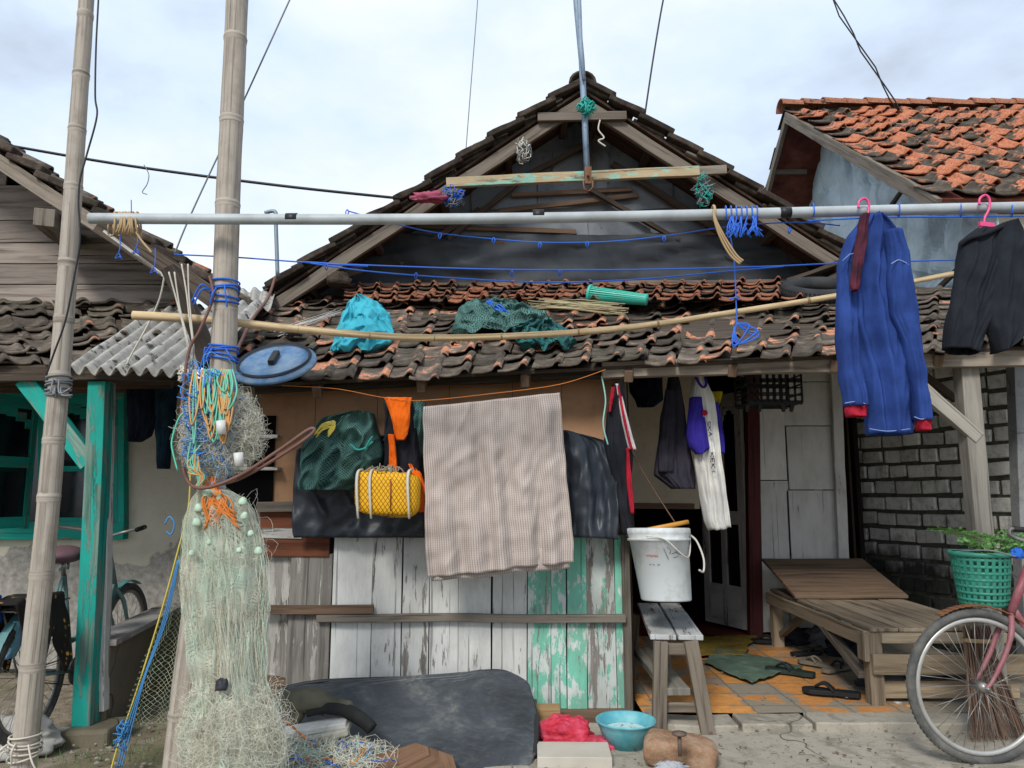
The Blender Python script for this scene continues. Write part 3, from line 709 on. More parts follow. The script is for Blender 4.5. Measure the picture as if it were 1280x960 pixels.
LH.part('glass',mb,GL,parent=wf)
YP=4.3
mb=MB(); mb.bar(P(107,905,YP),P(127,478,YP),.10,.10,up=(0,1,0),warp=.006); LH.part('porch_post',mb,TEALP,mods=BV)
mb=MB(); mb.bar(P(113,580,YP-.02),P(32,474,YP-.02),.10,.06,up=(0,1,0),warp=.004); LH.part('post_brace',mb,TEALP,mods=BV)
mb=MB(); mb.bar(P(130,888,YP+.06),P(138,478,YP+.06),.03,.06,up=(0,1,0),warp=.004); LH.part('post_edge',mb,W_WPALE,mods=BV)
LA=P(-260,462,4.2); LB=P(240,462,4.2); LC=P(232,378,YL-.02); LD=P(-330,378,YL-.02)
mb=MB(); tile_patch(mb,LA,LB,LC,LD,.22,.23,sag=.05,jit=2.2,seed=31,rollh=.022,lift=.022); LH.part('porch_roof',mb,TILE_D)
LN=(LB-LA).cross(LD-LA).normalized(); LN=LN if LN.z>0 else -LN
mb=MB(); q=LN*-.02; mb.add([LA+q,LB+q,LC+q,LD+q,LA+q*2,LB+q*2,LC+q*2,LD+q*2],[(0,1,2,3),(7,6,5,4),(0,4,5,1),(3,2,6,7),(0,3,7,4),(1,5,6,2)],{i:[(0,0),(4,0),(4,2.5),(0,2.5)] for i in range(6)}); LH.part('porch_deck',mb,W_DARK)
mb=MB(); mb.bar(P(-250,468,4.25),P(232,466,4.25),.07,.09,warp=.01); LH.part('porch_beam',mb,W_DARK,mods=BV)
mb=MB(); mb.bar(P(-250,484,4.9),P(215,480,4.9),.05,.05,warp=.006); mb.bar(P(-250,478,5.5),P(230,478,5.5),.05,.16,warp=.004); each(LH,'cross_beam',mb,W_BROWN,mods=BV)
# weathered gable planks
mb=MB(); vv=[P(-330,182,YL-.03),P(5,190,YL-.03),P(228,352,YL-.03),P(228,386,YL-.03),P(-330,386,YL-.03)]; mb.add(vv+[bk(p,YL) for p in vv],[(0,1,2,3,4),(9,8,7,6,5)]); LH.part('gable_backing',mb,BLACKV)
mb=MB()
ys=[178,232,276,304,330,356,386]
def vx(y): return 5+ (y-205)*1.57
for i in range(6):
    y0,y1=ys[i],ys[i+1]; xr_=min(236,vx((y0+y1)/2)+6); 
    a=P(-330,(y0+y1)/2,YL-.06); b=P(xr_,(y0+y1)/2,YL-.06); h=abs(P(0,y0,YL).z-P(0,y1,YL).z)-.006
    mb.bar(a,b,.02,h-.002,up=(0,0,1),warp=.005,seg=30)
each(LH,'gable_plank',mb,wood('gable_planks',light='#a1968c',dark='#5a514a',dirt=.5,crack=.9,gs=.8),mods=BV)
YQ=5.1; V0=P(-160,96,YQ); V1=P(262,366,YQ)
dV=(V1-V0).normalized(); nV=dV.cross(Vector((0,-1,0))); nV=nV if nV.z>0 else -nV
mb=MB(); tile_patch(mb,V1+nV*.06,bk(V1+nV*.06,9),bk(V0+nV*.06,9),V0+nV*.06,.23,.27,sag=.03,jit=1.6,seed=41,rollh=.045); LH.part('main_roof',mb,TILE_D)
mb=MB(); 
n_=12
for k in range(n_):
    a=lerp(V1,V0,(k)/n_); b=lerp(V1,V0,(k+1.1)/n_); mb.bar(a+nV*.10,b+nV*.05,.12,.05,up=nV,seg=4,warp=.014)
LH.part('verge_tiles',mb,TILE_V,mods=(('bevel',.01),))
mb=MB(); mb.bar(V0-nV*.02,V1-nV*.03-dV*.15,.03,.10,up=nV,warp=.006); LH.part('bargeboard',mb,W_RAFT,mods=BV)
mb=MB(); mb.bar(V0-nV*.0+Vector((0,.4,0)),V1+Vector((0,.4,0))-nV*.03,.7,.03,up=nV); LH.part('roof_underside',mb,W_DARK)
mb=MB(); mb.bar(P(55,272,5.0),P(90,300,5.7),.13,.12,warp=.01); LH.part('purlin_end',mb,W_GREY,mods=BV)
mb=MB(); mb.bar(P(128,283,4.6),P(272,376,4.6),.12,.13,up=(0,1,0),warp=.012); mb.bar(P(214,338,3.85),P(264,455,3.75),.075,.08,up=(0,1,0),warp=.02); each(LH,'old_beam',mb,W_DARK,mods=BV)
mb=MB(); mb.bar(P(132,290,4.45),P(212,350,4.45),.015,.045,up=(0,1,0),warp=.004); LH.part('white_strip',mb,W_WPALE)
# parapet with a cement cap
mb=MB(); a=Vector((-2.31,4.36,0)); b=Vector((-2.5,YL-.02,0))
mb.bar(a+Vector((0,0,.2)),b+Vector((0,0,.2)),.13,.46,seg=10,warp=.012); pm_=concmat('mossy_cement','#4f4a3d','#7d7562')
PA=Thing('low_wall','low mossy cement parapet running back from the teal post','wall',(-2.35,4.9,0)); PA.part('wall',mb,pm_,mods=(('bevel',.01),))
mb=MB(); mb.bar(a+Vector((0,0,.45)),b+Vector((0,0,.45)),.19,.035,seg=8,warp=.006); PA.part('cap',mb,concmat('cement_cap','#8c8a86','#aaa8a4'),mods=(('bevel',.005),))
mb=MB(); mb.bar((-2.40,4.3,-.03),(-2.12,4.3,-.02),.26,.14,seg=4,warp=.02); PA.part('footing',mb,pm_,mods=(('bevel',.02),))
# corrugated sheets
def corr(name,A,B,C,D,n,label):
    A,B,C,D=map(Vector,(A,B,C,D)); N_=(B-A).cross(D-A).normalized(); N_=N_ if N_.z>0 else -N_
    mb=MB(); W=(B-A).length
    def fn(u,v):
        p=lerp(lerp(A,B,u),lerp(D,C,u),v); return p+N_*(.024*math.sin(u*n*2*math.pi)+.012*nz(p,2)+.004*nz(p,12))
    mb.grid(fn,n*12,16,W,(D-A).length)
    return solo(name,mb,ASB,label,'roof sheet',group=None,mods=(('solid',.008),))
corr('corrugated_sheet',P(84,462,3.95),P(236,468,3.95),P(335,378,5.3),P(190,388,5.3),8,'grey corrugated sheet sloping over the eave between the two bamboo poles')
corr('corrugated_sheet',P(285,392,5.6),P(338,386,5.6),P(345,360,6.4),P(285,366,6.4),4,'small scrap of corrugated sheet behind the large bamboo pole')
# ------------------------------------------------------------------ RIGHT HOUSE
RH=Thing('orange_roof_house','neighbouring house with orange and black pantiles and pale zinc gable sheets','house',(4.4,7.5,0))
rx=P(982,138,9.5).x; rz=P(982,138,9.5).z; ez=P(1170,246,6.35).z; rz2=rz
E0=Vector((rx+.02,6.3,ez-.02)); E1=Vector((9,6.3,ez-.02)); T1=Vector((9,9.5,rz)); T0=Vector((rx,9.5,rz))
mb=MB(); tile_patch(mb,E0,E1,T1,T0,.25,.29,sag=.05,jit=1.3,seed=51,th=.018,rollh=.045,lift=.04); RH.part('roof_tiles',mb,TILE_O)
ezb=rz-(ez*-1+rz)*(2.6/3.2)
B0=Vector((rx,12.1,rz-(rz-ez)*.81)); B1=Vector((9,12.1,B0.z))
mb=MB(); tile_patch(mb,Vector((9,12.1,B0.z)),B0,T0,T1,.25,.29,sag=.04,seed=53); RH.part('rear_tiles',mb,TILE_D)
mb=MB(); ridge_caps(mb,T0+Vector((-.05,0,.05)),T1+Vector((0,0,.05)),19,.12,.02); RH.part('ridge_tiles',mb,TILE_T)
def deck(mb,a,b,c,d,t=.03):
    n_=(b-a).cross(d-a).normalized(); n_=n_ if n_.z>0 else -n_; q=n_*-t
    mb.add([a,b,c,d,a+q,b+q,c+q,d+q],[(0,1,2,3),(7,6,5,4),(0,4,5,1),(3,2,6,7),(0,3,7,4),(1,5,6,2)],{i:[(0,0),(4,0),(4,2.5),(0,2.5)] for i in range(6)})
mb=MB(); dz=Vector((.0,0,-.02)); deck(mb,E0+dz,E1+dz,T1+dz,T0+dz); deck(mb,B0+dz,B1+dz,T1+dz,T0+dz); 
ru=M('rusty_underside',.9,.1); o_=ru.coord('Object'); n_a=ru.noise(o_,4,6,.6); ru.color(ru.ramp(n_a,[(.3,S('#4a2c26')),(.6,S('#7a483c')),(.8,S('#936456'))])); RH.part('roof_underside',mb,ru.m)
mb=MB(); mb.bar(E0+Vector((.0,-.05,-.10)),T0+Vector((.0,.0,-.10)),.05,.13,warp=.01); mb.bar(B0+Vector((.02,0,-.08)),T0+Vector((.02,0,-.08)),.05,.10,warp=.008); 
for t in (.25,.5,.75): mb.bar(lerp(B0,T0,t)+Vector((.0,0,-.08)),lerp(B0,T0,t)+Vector((.5,0,-.08)),.05,.06)
each(RH,'rafter',mb,W_RAFT,mods=BV)
gx=rx+.62
mb=MB(); g0=Vector((gx,6.45,2.2)); yy=[6.45,7.1,7.8,8.6,9.5,10.4,11.2,12]
def rz_at(y): return (ez+(rz-ez)*(y-6.3)/3.2 if y<9.5 else rz-(rz-B0.z)*(y-9.5)/2.6)-.07
def gsh(u,v):
    y=lerp(6.45,12,u); z=lerp(1.9,rz_at(y),v); 
    s_=.05*max(0,1-abs(nz((u*7,v*5,0)))*5)+.05*max(0,1-abs(nz((u*11,v*3,4)))*5)+.03*nz((u*6,v*5,1))+(.02 if int(u*11)%2 else 0)
    return Vector((gx+s_,y,z))
mb.grid(gsh,150,60,5.5,4,smooth=False); RH.part('zinc_gable',mb,BSHEET,mods=(('solid',.006),))
mb=MB(); 
for a,b in (((.0,8.9,4.2),(.0,7.3,4.7)),((0,7.9,3.1),(0,6.6,3.5)),((0,9.3,3.6),(0,8.0,3.35))): mb.bar(Vector((gx-.04,0,0))+Vector(a),Vector((gx-.04,0,0))+Vector(b),.03,.05,warp=.01)
each(RH,'nailed_batten',mb,W_DARK)
mb=MB(); mb.block((gx+.06,6.5,0),(9,6.6,ez-.1)); RH.part('front_wall',mb,PLASTER)
# low scrap roof edge right behind the porch
mb=MB(); deck(mb,P(1130,352,6.9),P(1330,352,6.5),P(1330,300,7.4),P(1140,322,7.6)); 
# ------------------------------------------------------------------ concrete block wall
mb=MB(); WA=Vector((P(1046,600,7.3).x,7.3,0)); WB=Vector((P(1330,600,5.5).x,5.5,0)); d=(WB-WA); Lw=d.length; d.normalize(); nn=Vector((-d.y,d.x,0)); nn=nn if nn.y<0 else -nn
hb=.137; rows_=19
for r_ in range(rows_):
    x=-.1 - (.16 if r_%2 else 0)
    while x<Lw:
        wd=rr(.17,.27); z=.02+r_*hb
        if x>0 or True:
            a=WA+d*(x+.012)+Vector((0,0,z+hb*.5-.004)); b=WA+d*(x+wd-.012)+Vector((0,0,z+hb*.5+rr(-.008,.006)))
            off=nn*rr(-.012,.014); mb.bar(a+off,b+off,.10,hb-rr(.026,.042),seg=4,warp=.008)
        x+=wd
def blockmat():
    k=M('mouldy_block',.95,.1); o=k.coord('Object'); n1=k.noise(o,2.5,8,.65); n2=k.noise(o,16,8,.7); z=k.sep(o)[2]
    c=k.ramp(n2,[(.3,S('#9a9a92')),(.5,S('#cfcdc4')),(.72,S('#deddd4'))]); c=vary(k,c,.7,1.1)
    drip=k.noise(k.coord('Object',(9,9,1.2)),2,6,.7); c=k.mix(k.math('MULTIPLY',k.step(drip,.56,.68),.5),c,S('#1f201b'))
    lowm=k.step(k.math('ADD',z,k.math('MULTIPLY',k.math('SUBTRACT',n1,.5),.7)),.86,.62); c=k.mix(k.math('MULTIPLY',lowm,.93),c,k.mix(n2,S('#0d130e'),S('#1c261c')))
    k.color(c); k.bump(n2,.6,.012); return k.m
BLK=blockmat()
BW=Thing('block_wall','mouldy grey concrete block wall with dripping mortar behind the plank bed','wall',(WA.x+.8,6.4,0))
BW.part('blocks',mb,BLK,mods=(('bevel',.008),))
mb=MB(); 
def mort(u,v):
    p=WA+d*(u*Lw)+Vector((0,0,v*2.56)); return p+nn*(.004+.018*nz(p,14))
mb.grid(mort,80,80); k=M('black_mortar',1,.05); o=k.coord('Object'); k.color(k.mix(k.noise(o,18,5),S('#33342c'),S('#6a6a5e'))); k.bump(k.noise(o,30,4),.8,.02); BW.part('mortar',mb,k.m,mods=(('solid',.04),))
mb=MB(); mb.bar(P(1274,700,4.95)+Vector((0,0,-.6)),P(1270,440,4.95),.09,.09,up=(0,1,0),warp=.004); solo('grey_post',mb,concmat('grey_post_paint','#77797a','#8f9192'),'straight grey post at the right edge beside the block wall','post',mods=BV)
# ------------------------------------------------------------------ bamboo poles
def bpole(name,pts,Y,rad,nodes,label,mat,rn=.0035):
    T=Thing(name,label,'bamboo pole',P(pts[-1][0],pts[-1][1],Y),None)
    pp=spline(PL(pts,Y),10); mb=MB(); m=len(pp); ys_=[lerp(pts[0][1],pts[-1][1],i/(m-1)) for i in range(m)]
    rs=[lerp(rad[0],rad[1],i/(m-1)) for i in range(m)]
    mb.tube(pp,rs,20,rough=.05); T.part('culm',mb,mat)
    def atY(y):
        for i in range(m-1):
            a=(Vector(pp[i])-Vector((0,0,EYE))); 
        best=min(range(m),key=lambda i:abs(pix(pp[i])[1]-y)); return best
    mb=MB()
    for y in nodes:
        i=min(max(atY(y),1),m-2); dd_=(pp[i+1]-pp[i-1]).normalized(); r=rs[i]
        mb.lathe(pp[i],[(r*.99,-.022),(r*1.03,-.012),(r*1.08,-.004),(r*1.02,.0),(r*1.06,.006),(r*1.0,.02)],20,dd_,rnd=random.random())
    each(T,'node_ring',mb,mat)
    return T,pp
def pix(p):
    v=Vector(p)-Vector((0,0,EYE)); f=v.y*math.cos(PITCH)+v.z*math.sin(PITCH); u=-v.y*math.sin(PITCH)+v.z*math.cos(PITCH)
    return 640+FPX*v.x/f, 480-FPX*u/f
TB,big=bpole('bamboo_pole',[(299,-60),(292,100),(286,220),(282,340),(279,450),(270,560),(254,700),(236,840),(222,960),(216,1010)],3.4,(.051,.064),(-10,55,153,262,388,505,610,740,890),'thick grey bamboo pole standing behind the hanging fishing net',BAMB)
TS,small=bpole('bamboo_pole',[(112,-60),(106,30),(98,140),(90,260),(80,400),(70,520),(55,690),(42,820),(30,950),(24,1015)],3.3,(.032,.052),(-15,17,92,160,238,330,402,468,555,630,722,828,925),'slender grey bamboo pole leaning in front of the teal window',BAMB)
# long horizontal pipe with tape bands and end fitting
YPI=3.25
HP=Thing('clothes_pipe','long grey plastic pipe with black tape bands carrying the washing','pipe',P(640,270,YPI))
pp=spline(PL([(112,273),(300,274),(500,274),(700,272),(900,268),(1100,263),(1320,258)],YPI),10); mb=MB(); mb.tube(pp,.0242,16)
HP.part('pipe',mb,plain('grey_pvc','#a9b0b3',.5,.4,dirt='#6e6f6c',da=.6,sc=4))
mb=MB()
for x in (365,673,981): 
    y=273-(x-300)*.0105 if x>500 else 273.5; mb.tube(PL([(x-7,y),(x+7,y-.1)],YPI),.0254,16)
each(HP,'tape_band',mb,plain('black_tape','#191a1b',.5,.4))
STICKT=Thing('bamboo_stick','long thin pale bamboo stick bowing along the porch eave','bamboo stick',P(640,420,3.75))
pp=spline(PL([(166,394,3.4),(260,400,3.45),(400,414,3.6),(520,422),(640,420),(780,410),(920,390),(1050,369),(1192,342)],3.75),10); mb=MB(); mb.tube(pp,[lerp(.021,.013,i/(len(pp)-1)) for i in range(len(pp))],12,rough=.1)
STICKT.part('culm',mb,STICK)
mb=MB()
for i in range(4,len(pp)-2,7): mb.lathe(pp[i],[(.014,-.008),(.0205,0),(.014,.008)],10,(pp[i+1]-pp[i-1]).normalized())
each(STICKT,'node_ring',mb,plain('stick_nodes','#8a7350',.7))
# mast and crossbar on the gable
MS=Thing('antenna_mast','bluish square mast bolted to a peeling crossbar at the gable top','mast',P(733,225,6.0))
mb=MB(); mb.tube(PL([(716,-60),(721,10),(727,75),(731,150),(734,222)],5.98),.026,4,rough=.03); mb.tube(PL([(720,-60),(724,0),(726,60),(730,100)],5.93),.018,6)
MS.part('pole',mb,sheetmat('mast_paint','#66788c','#8296aa','#8a5a3c',.62,.5,0,5))
mb=MB(); mb.bar(P(558,229,6.03),P(874,214,6.03),.045,.085,warp=.004); MS.part('crossbar',mb,W_TRUSSG,mods=BV)
mb=MB(); mb.bar(P(872,214,6.06),P(908,212,6.06),.04,.075,warp=.004); MS.part('crossbar_end',mb,W_RAFT,mods=BV)
mb=MB(); mb.bar(P(735,209,5.93),P(735,230,5.93),.055,.03,up=(0,1,0)); mb.tube(PL([(729,226),(730,236),(736,239),(741,234),(741,226)],5.91),.006,6); mb.tube([P(735,219,5.92),P(735,219,5.88)],.012,6); MS.part('bracket',mb,plain('rusty_bracket','#7b5a42',.8,.4,metal=.3,dirt='#3c2a20'))
mb=MB(); mb.tube(spline(PL([(331,266),(344,265),(345,285),(347,345)],5.0),6),.014,8); solo('vent_pipe',mb,plain('zinc_pipe','#7d8b94',.5,.5,metal=.4),'thin bent metal pipe rising from the left end of the tiled roof','pipe')
# ------------------------------------------------------------------ washing and hanging things
SOL=(('solid',.003),)
def marks(mb, pts, Y, w=.004):
    for a,b in pts: mb.bar(P(a[0],a[1],Y),P(b[0],b[1],Y),w,.0015,up=(0,1,0))
BLUE=fabric('blue_jersey','#2d4686','#22366c'); BLUED=fabric('blue_seam','#8a9cc8','#7488ba'); REDC=fabric('red_cuff','#b02638','#941e30'); NAVY=fabric('navy_cloth','#1d2434','#151a26'); BLK_C=fabric('black_cloth','#26272d','#1c1d22')
CHAR=fabric('charcoal_shorts','#252930','#1c1f25')
# long blue shirt
YS=3.22
T=Thing('long_sleeve_shirt','long blue jersey shirt with red cuffs hanging from the grey pipe','shirt',P(1095,300,YS))
mb=MB(); mb.cloth([(274,1078,1094),(284,1070,1112),(296,1060,1126),(320,1054,1128),(360,1052,1126),(400,1056,1130),(440,1066,1136),(480,1076,1138),(520,1084,1139),(543,1087,1138)],YS,.07,.02,3.2,2,wr=.010,hem=2,cr=.018,nu=70,nv=60); body=T.part('body',mb,BLUE,mods=SOL)
mb=MB(); mb.cloth([(296,1060,1074),(330,1049,1072),(380,1046,1072),(430,1047,1072),(470,1050,1078),(508,1056,1084)],YS-.03,.045,.01,2,7,wr=.008,nu=40,nv=60,cr=.012); 
sl=T.part('sleeve',mb,BLUE,mods=SOL); mb=MB(); mb.cloth([(506,1057,1082),(514,1057,1083),(521,1059,1081)],YS-.03,.035,.006,2,7,wr=.008,nu=26,nv=6); T.part('cuff',mb,REDC,parent=sl,mods=SOL)
mb=MB(); mb.cloth([(290,1104,1124),(320,1108,1134),(360,1108,1140),(395,1112,1147),(430,1128,1152),(480,1140,1157),(526,1143,1161)],YS-.07,.045,.01,2,9,wr=.008,nu=40,nv=60,cr=.012); 
sr=T.part('sleeve',mb,BLUE,mods=SOL); mb=MB(); mb.cloth([(524,1144,1161),(531,1145,1162),(538,1147,1161)],YS-.07,.035,.006,2,9,wr=.008,nu=26,nv=6); T.part('cuff',mb,REDC,parent=sr,mods=SOL)
mb=MB(); mb.cloth([(268,1077,1085),(300,1071,1083),(335,1064,1076),(356,1063,1074),(364,1065,1071)],YS-.11,.015,.004,2,1,wr=.006,nu=14); T.part('collar_trim',mb,fabric('red_black_trim','#5e2a3a','#231c24'),mods=SOL)
mb=MB(); mb.tube(PL([(1053,326),(1062,318),(1070,316)],YS-.10),.002,5); mb.tube(spline(PL([(1114,330),(1124,325),(1136,331)],YS-.125),5),.0022,5); mb.tube(spline(PL([(1087,536),(1110,539),(1138,536)],YS-.078),5),.002,5); mb.tube(spline(PL([(1143,521),(1152,524),(1161,521)],YS-.118),5),.0022,5); mb.tube(spline(PL([(1056,504),(1070,502),(1083,505)],YS-.08),5),.002,5)
each(T,'seam',mb,BLUED)
PINK=plain('pink_plastic','#d8437c',.35,.5,da=.15)
def hanger(x,y,Y,sp,label):
    T=Thing('clothes_hanger',label,'hanger',P(x,y,Y),'pink clothes hangers on the pipe')
    mb=MB(); mb.tube(spline(PL([(x-6,y-2),(x-5,y-10),(x+2,y-14),(x+7,y-8),(x+6,y+4),(x+1,y+14),(x,y+24)],Y),5),.0055,8); T.part('hook',mb,PINK)
    mb=MB(); mb.tube(PL([(x,y+22),(x-sp,y+52)],Y),.006,8); mb.tube(PL([(x,y+22),(x+sp,y+34)],Y),.006,8); mb.bar(P(x-6,y+22,Y),P(x+12,y+24,Y),.016,.02); T.part('arms',mb,PINK)
hanger(1079,262,3.2,4,'pink plastic hanger holding the blue long-sleeve shirt')
hanger(1230,258,3.2,24,'pink plastic hanger holding the black shorts')
T=Thing('black_shorts','loose black shorts hanging on the pink hanger at the right edge','shorts',P(1230,290,YS))
mb=MB(); mb.cloth([(289,1222,1256),(297,1211,1258),(305,1201,1257),(340,1196,1250),(390,1188,1238),(420,1183,1226),(439,1181,1219)],YS,.06,.014,2,5,wr=.007,nu=60,nv=60,skew=7,cr=.010); T.part('leg',mb,CHAR,mods=SOL)
mb=MB(); mb.cloth([(281,1240,1268),(290,1236,1276),(304,1234,1280),(340,1234,1283),(390,1228,1290),(405,1231,1289),(418,1236,1284),(432,1243,1268),(438,1246,1256)],YS-.012,.06,.014,2,8,wr=.007,nu=60,nv=60,skew=-8,cr=.010); T.part('leg',mb,CHAR,mods=SOL)
mb=MB(); mb.tube(spline(PL([(1201,306,3.2),(1212,298,3.17),(1230,293,3.15),(1246,286,3.15),(1262,281,3.16),(1270,284,3.18)],3.2),8),.010,8,rough=.25); T.part('waistband',mb,BLK_C)
# sarong on a cord
def checkfab():
    k=M('checked_sarong',.92,.1); uv=k.sep(k.coord('UV')); o=k.coord('Object'); n1=k.noise(o,4,6,.6); n2=k.noise(o,90,3)
    sx=k.step(k.math('ABSOLUTE',k.math('SUBTRACT',k.math('FRACT',k.math('MULTIPLY',uv[0],80)),.5)),.28,.36); sy=k.step(k.math('ABSOLUTE',k.math('SUBTRACT',k.math('FRACT',k.math('MULTIPLY',uv[1],80)),.5)),.30,.38)
    m=k.math('ADD',k.math('MULTIPLY',sx,.75),k.math('MULTIPLY',sy,.2),clamp=True)
    c=k.mix(m,S('#b9aea7'),S('#8b7e77')); c=k.mix(k.math('MULTIPLY',k.step(n1,.4,.7),.25),c,S('#7c706b'))
    k.color(c); k.bump(k.math('ADD',n2,m),.3,.004); return k.m
YC=4.22
mb=MB(); mb.cloth([(500,529,700),(540,529,703),(600,531,708),(660,532,714),(692,533,717),(712,536,717)],YC,0,.034,5.5,6,closed=False,nu=150,nv=80,wr=.01,skew=-19,hem=3,cr=.013)
SRF=checkfab()
T=Thing('checked_sarong','large grey brown checked cloth drying on a cord in front of the plank wall','cloth',P(615,500,YC))
T.part('front_fall',mb,SRF,mods=SOL)
mb=MB(); mb.cloth([(500,530,699),(600,533,706),(690,537,714),(718,540,712)],YC+.035,0,.018,4,16,closed=False,nu=100,nv=50,wr=.008,skew=-17,hem=5); T.part('back_fall',mb,SRF,mods=SOL)
def cord(name,pts,Y,r,mat,label,cat='cord',n=8,group=None):
    mb=MB(); mb.tube(spline(PL(pts,Y),n),r,6); return solo(name,mb,mat,label,cat,group)
C_BLUE=plain('blue_cord','#2560c4',.5,.4,da=.2); C_WHITE=plain('white_cord','#c4beb0',.7,.3); C_TAN=plain('tan_rope','#b09773',.8,.2); C_BLK=plain('black_cable','#15161a',.5,.4,da=.1); C_OR=plain('orange_rope','#d07a34',.6,.3); C_TEAL=plain('teal_rope','#2f9f92',.6,.3); C_GRY=plain('grey_wire','#6f7376',.5,.5); C_YEL=plain('yellow_rope','#cdbb55',.6,.3); C_BRN=plain('brown_hose','#6b4a40',.6,.4)
cord('drying_cord',[(352,482),(420,486),(480,497),(529,500.5),(615,492),(699,480.5),(757,462)],YC,.002,C_OR,'thin orange cord holding the checked sarong under the eave')
# orange and black shirt
ORG=fabric('orange_cloth','#f0701c','#d85c12')
YO=4.34
T=Thing('orange_black_shirt','orange and black shirt hanging left of the sarong','shirt',P(505,500,YO))
mb=MB(); mb.cloth([(500,480,515),(520,482,520),(560,481,524),(600,478,530),(612,480,528)],YO,.035,.014,2.5,3,wr=.014,cr=.03); T.part('body',mb,BLK_C,mods=SOL)
mb=MB(); mb.cloth([(497,480,515),(510,485,513),(530,491,512),(543,493,510),(550,496,506)],YO-.095,.014,.01,2,2,wr=.01,nu=24); T.part('orange_panel',mb,ORG,mods=SOL)
mb=MB(); mb.cloth([(543,485,492),(560,487,495),(590,486,497)],YO-.095,.012,.004,2,2,wr=.008,nu=20); T.part('orange_stripe',mb,ORG,mods=SOL)
mb=MB(); mb.cloth([(580,511,518),(592,516,527),(610,524,533),(640,523,531)],YO-.045,.02,.004,2,2,wr=.01,nu=20); T.part('orange_sleeve',mb,ORG,mods=SOL)
# dark nets on the wall
NETG=netmat('dark_green_net','#527d76','#15211f',95,False,.27,'#345650',.05)
mb=MB(); mb.cloth([(517,440,466),(524,400,470),(545,385,476),(575,375,478),(600,376,470),(612,380,440)],4.42,.13,.05,3.5,3,nu=90,nv=70,wr=.035,cr=.06)
T=Thing('green_net_bundle','dark green fishing net draped on the wall above the black tarp','net',P(425,520,4.45)); T.part('net',mb,NETG)
mb=MB(); 
for k in range(7): mb.tube(spline([P(394+rr(-2,4),545+rr(-3,3),4.24),P(402+k,533+rr(-4,4),4.22),P(419+rr(-2,2),526+k*1.5,4.23),P(410,540+k,4.22)],5),.003,5)
each(T,'tie_cord',mb,C_YEL)
mb=MB(); mb.tube(spline(PL([(438,555),(446,562),(456,560),(466,552)],4.22),5),.006,6); mb.tube(spline(PL([(456,562),(462,550),(466,545)],4.21),5),.004,6); each(T,'knot',mb,C_TEAL)
mb=MB(); mb.cloth([(502,512,531),(520,512,534),(550,508,532),(578,506,524)],4.40,.07,.02,3,9,wr=.03); solo('green_net_bundle',mb,NETG,'narrow dark green net hanging between the orange shirt and the sarong','net')
# black tarps on the wall
mb=MB(); mb.cloth([(545,474,530),(560,372,531),(600,368,531),(640,366,531),(666,366,531),(672,368,531)],4.5,.0,.012,2,5,closed=False,wr=.012,nu=60,cr=.02); solo('black_tarp',mb,TARP,'black tarp sheet hanging on the wall behind the yellow jerrycan','tarp',mods=(('solid',.005),))
mb=MB(); mb.cloth([(540,703,726),(546,702,752),(556,702,764),(575,703,770),(640,704,773),(672,705,773)],4.42,.0,.05,1.2,2,closed=False,wr=.014,nu=60,skew=5,cr=.010); solo('black_tarp',mb,TARP,'dark bluish tarp hanging between the sarong and the striped jacket','tarp',mods=(('solid',.005),))
# yellow jerrycan in net
T=Thing('netted_jerrycan','yellow plastic jerrycan wrapped in net and white rope, hung on the wall','jerrycan',P(485,645,4.2))
c0=P(485,617,4.2); hw=.178; hh=.12
def yj(u,v):
    a=u*2*math.pi; b=(v-.5)*math.pi
    ca,sa=math.cos(a),math.sin(a); q=lambda t,e: math.copysign(abs(t)**e,t)
    cb=q(math.cos(b),.35)
    return c0+Vector((q(ca,.5)*hw*cb*(1+.04*math.sin(b)), q(sa,.6)*.10*cb, q(math.sin(b),.45)*hh+.006*nz((ca*2,sa,b),2)-.01*ca))
mb=MB(); mb.grid(yj,60,30,1.1,.36); k=netmat('yellow_netted','#8f5f12','#e0a818',42,False,.38,'#7a5212',obj=True); T.part('can',mb,k)
mb=MB()
def rg(x,a=0): return spline([c0+Vector((x,0,hh+.01)),c0+Vector((x-.006,-.085,hh)),c0+Vector((x-.008,-.108,.05)),c0+Vector((x,-.108,-.08)),c0+Vector((x,-.08,-hh-.012))],5)
for x in (-.145,-.075,.13): mb.tube(rg(x),.0075,6,rough=.4)
each(T,'white_rope',mb,C_WHITE)
mb=MB(); 
for k_ in range(10): mb.tube(wander(c0+Vector((0,-.02,hh)),(.17,.08,.025),16,.03),.004,4)
T.part('net_wrap',mb,plain('grey_net_wrap','#8c8270',.8),label='tangle of net on the jerrycan top')
mb=MB(); mb.tube([c0+Vector((.03,-.112,.08)),c0+Vector((.033,-.113,-.09))],.003,5); T.part('seam',mb,plain('brown_seam','#7a3b16'))
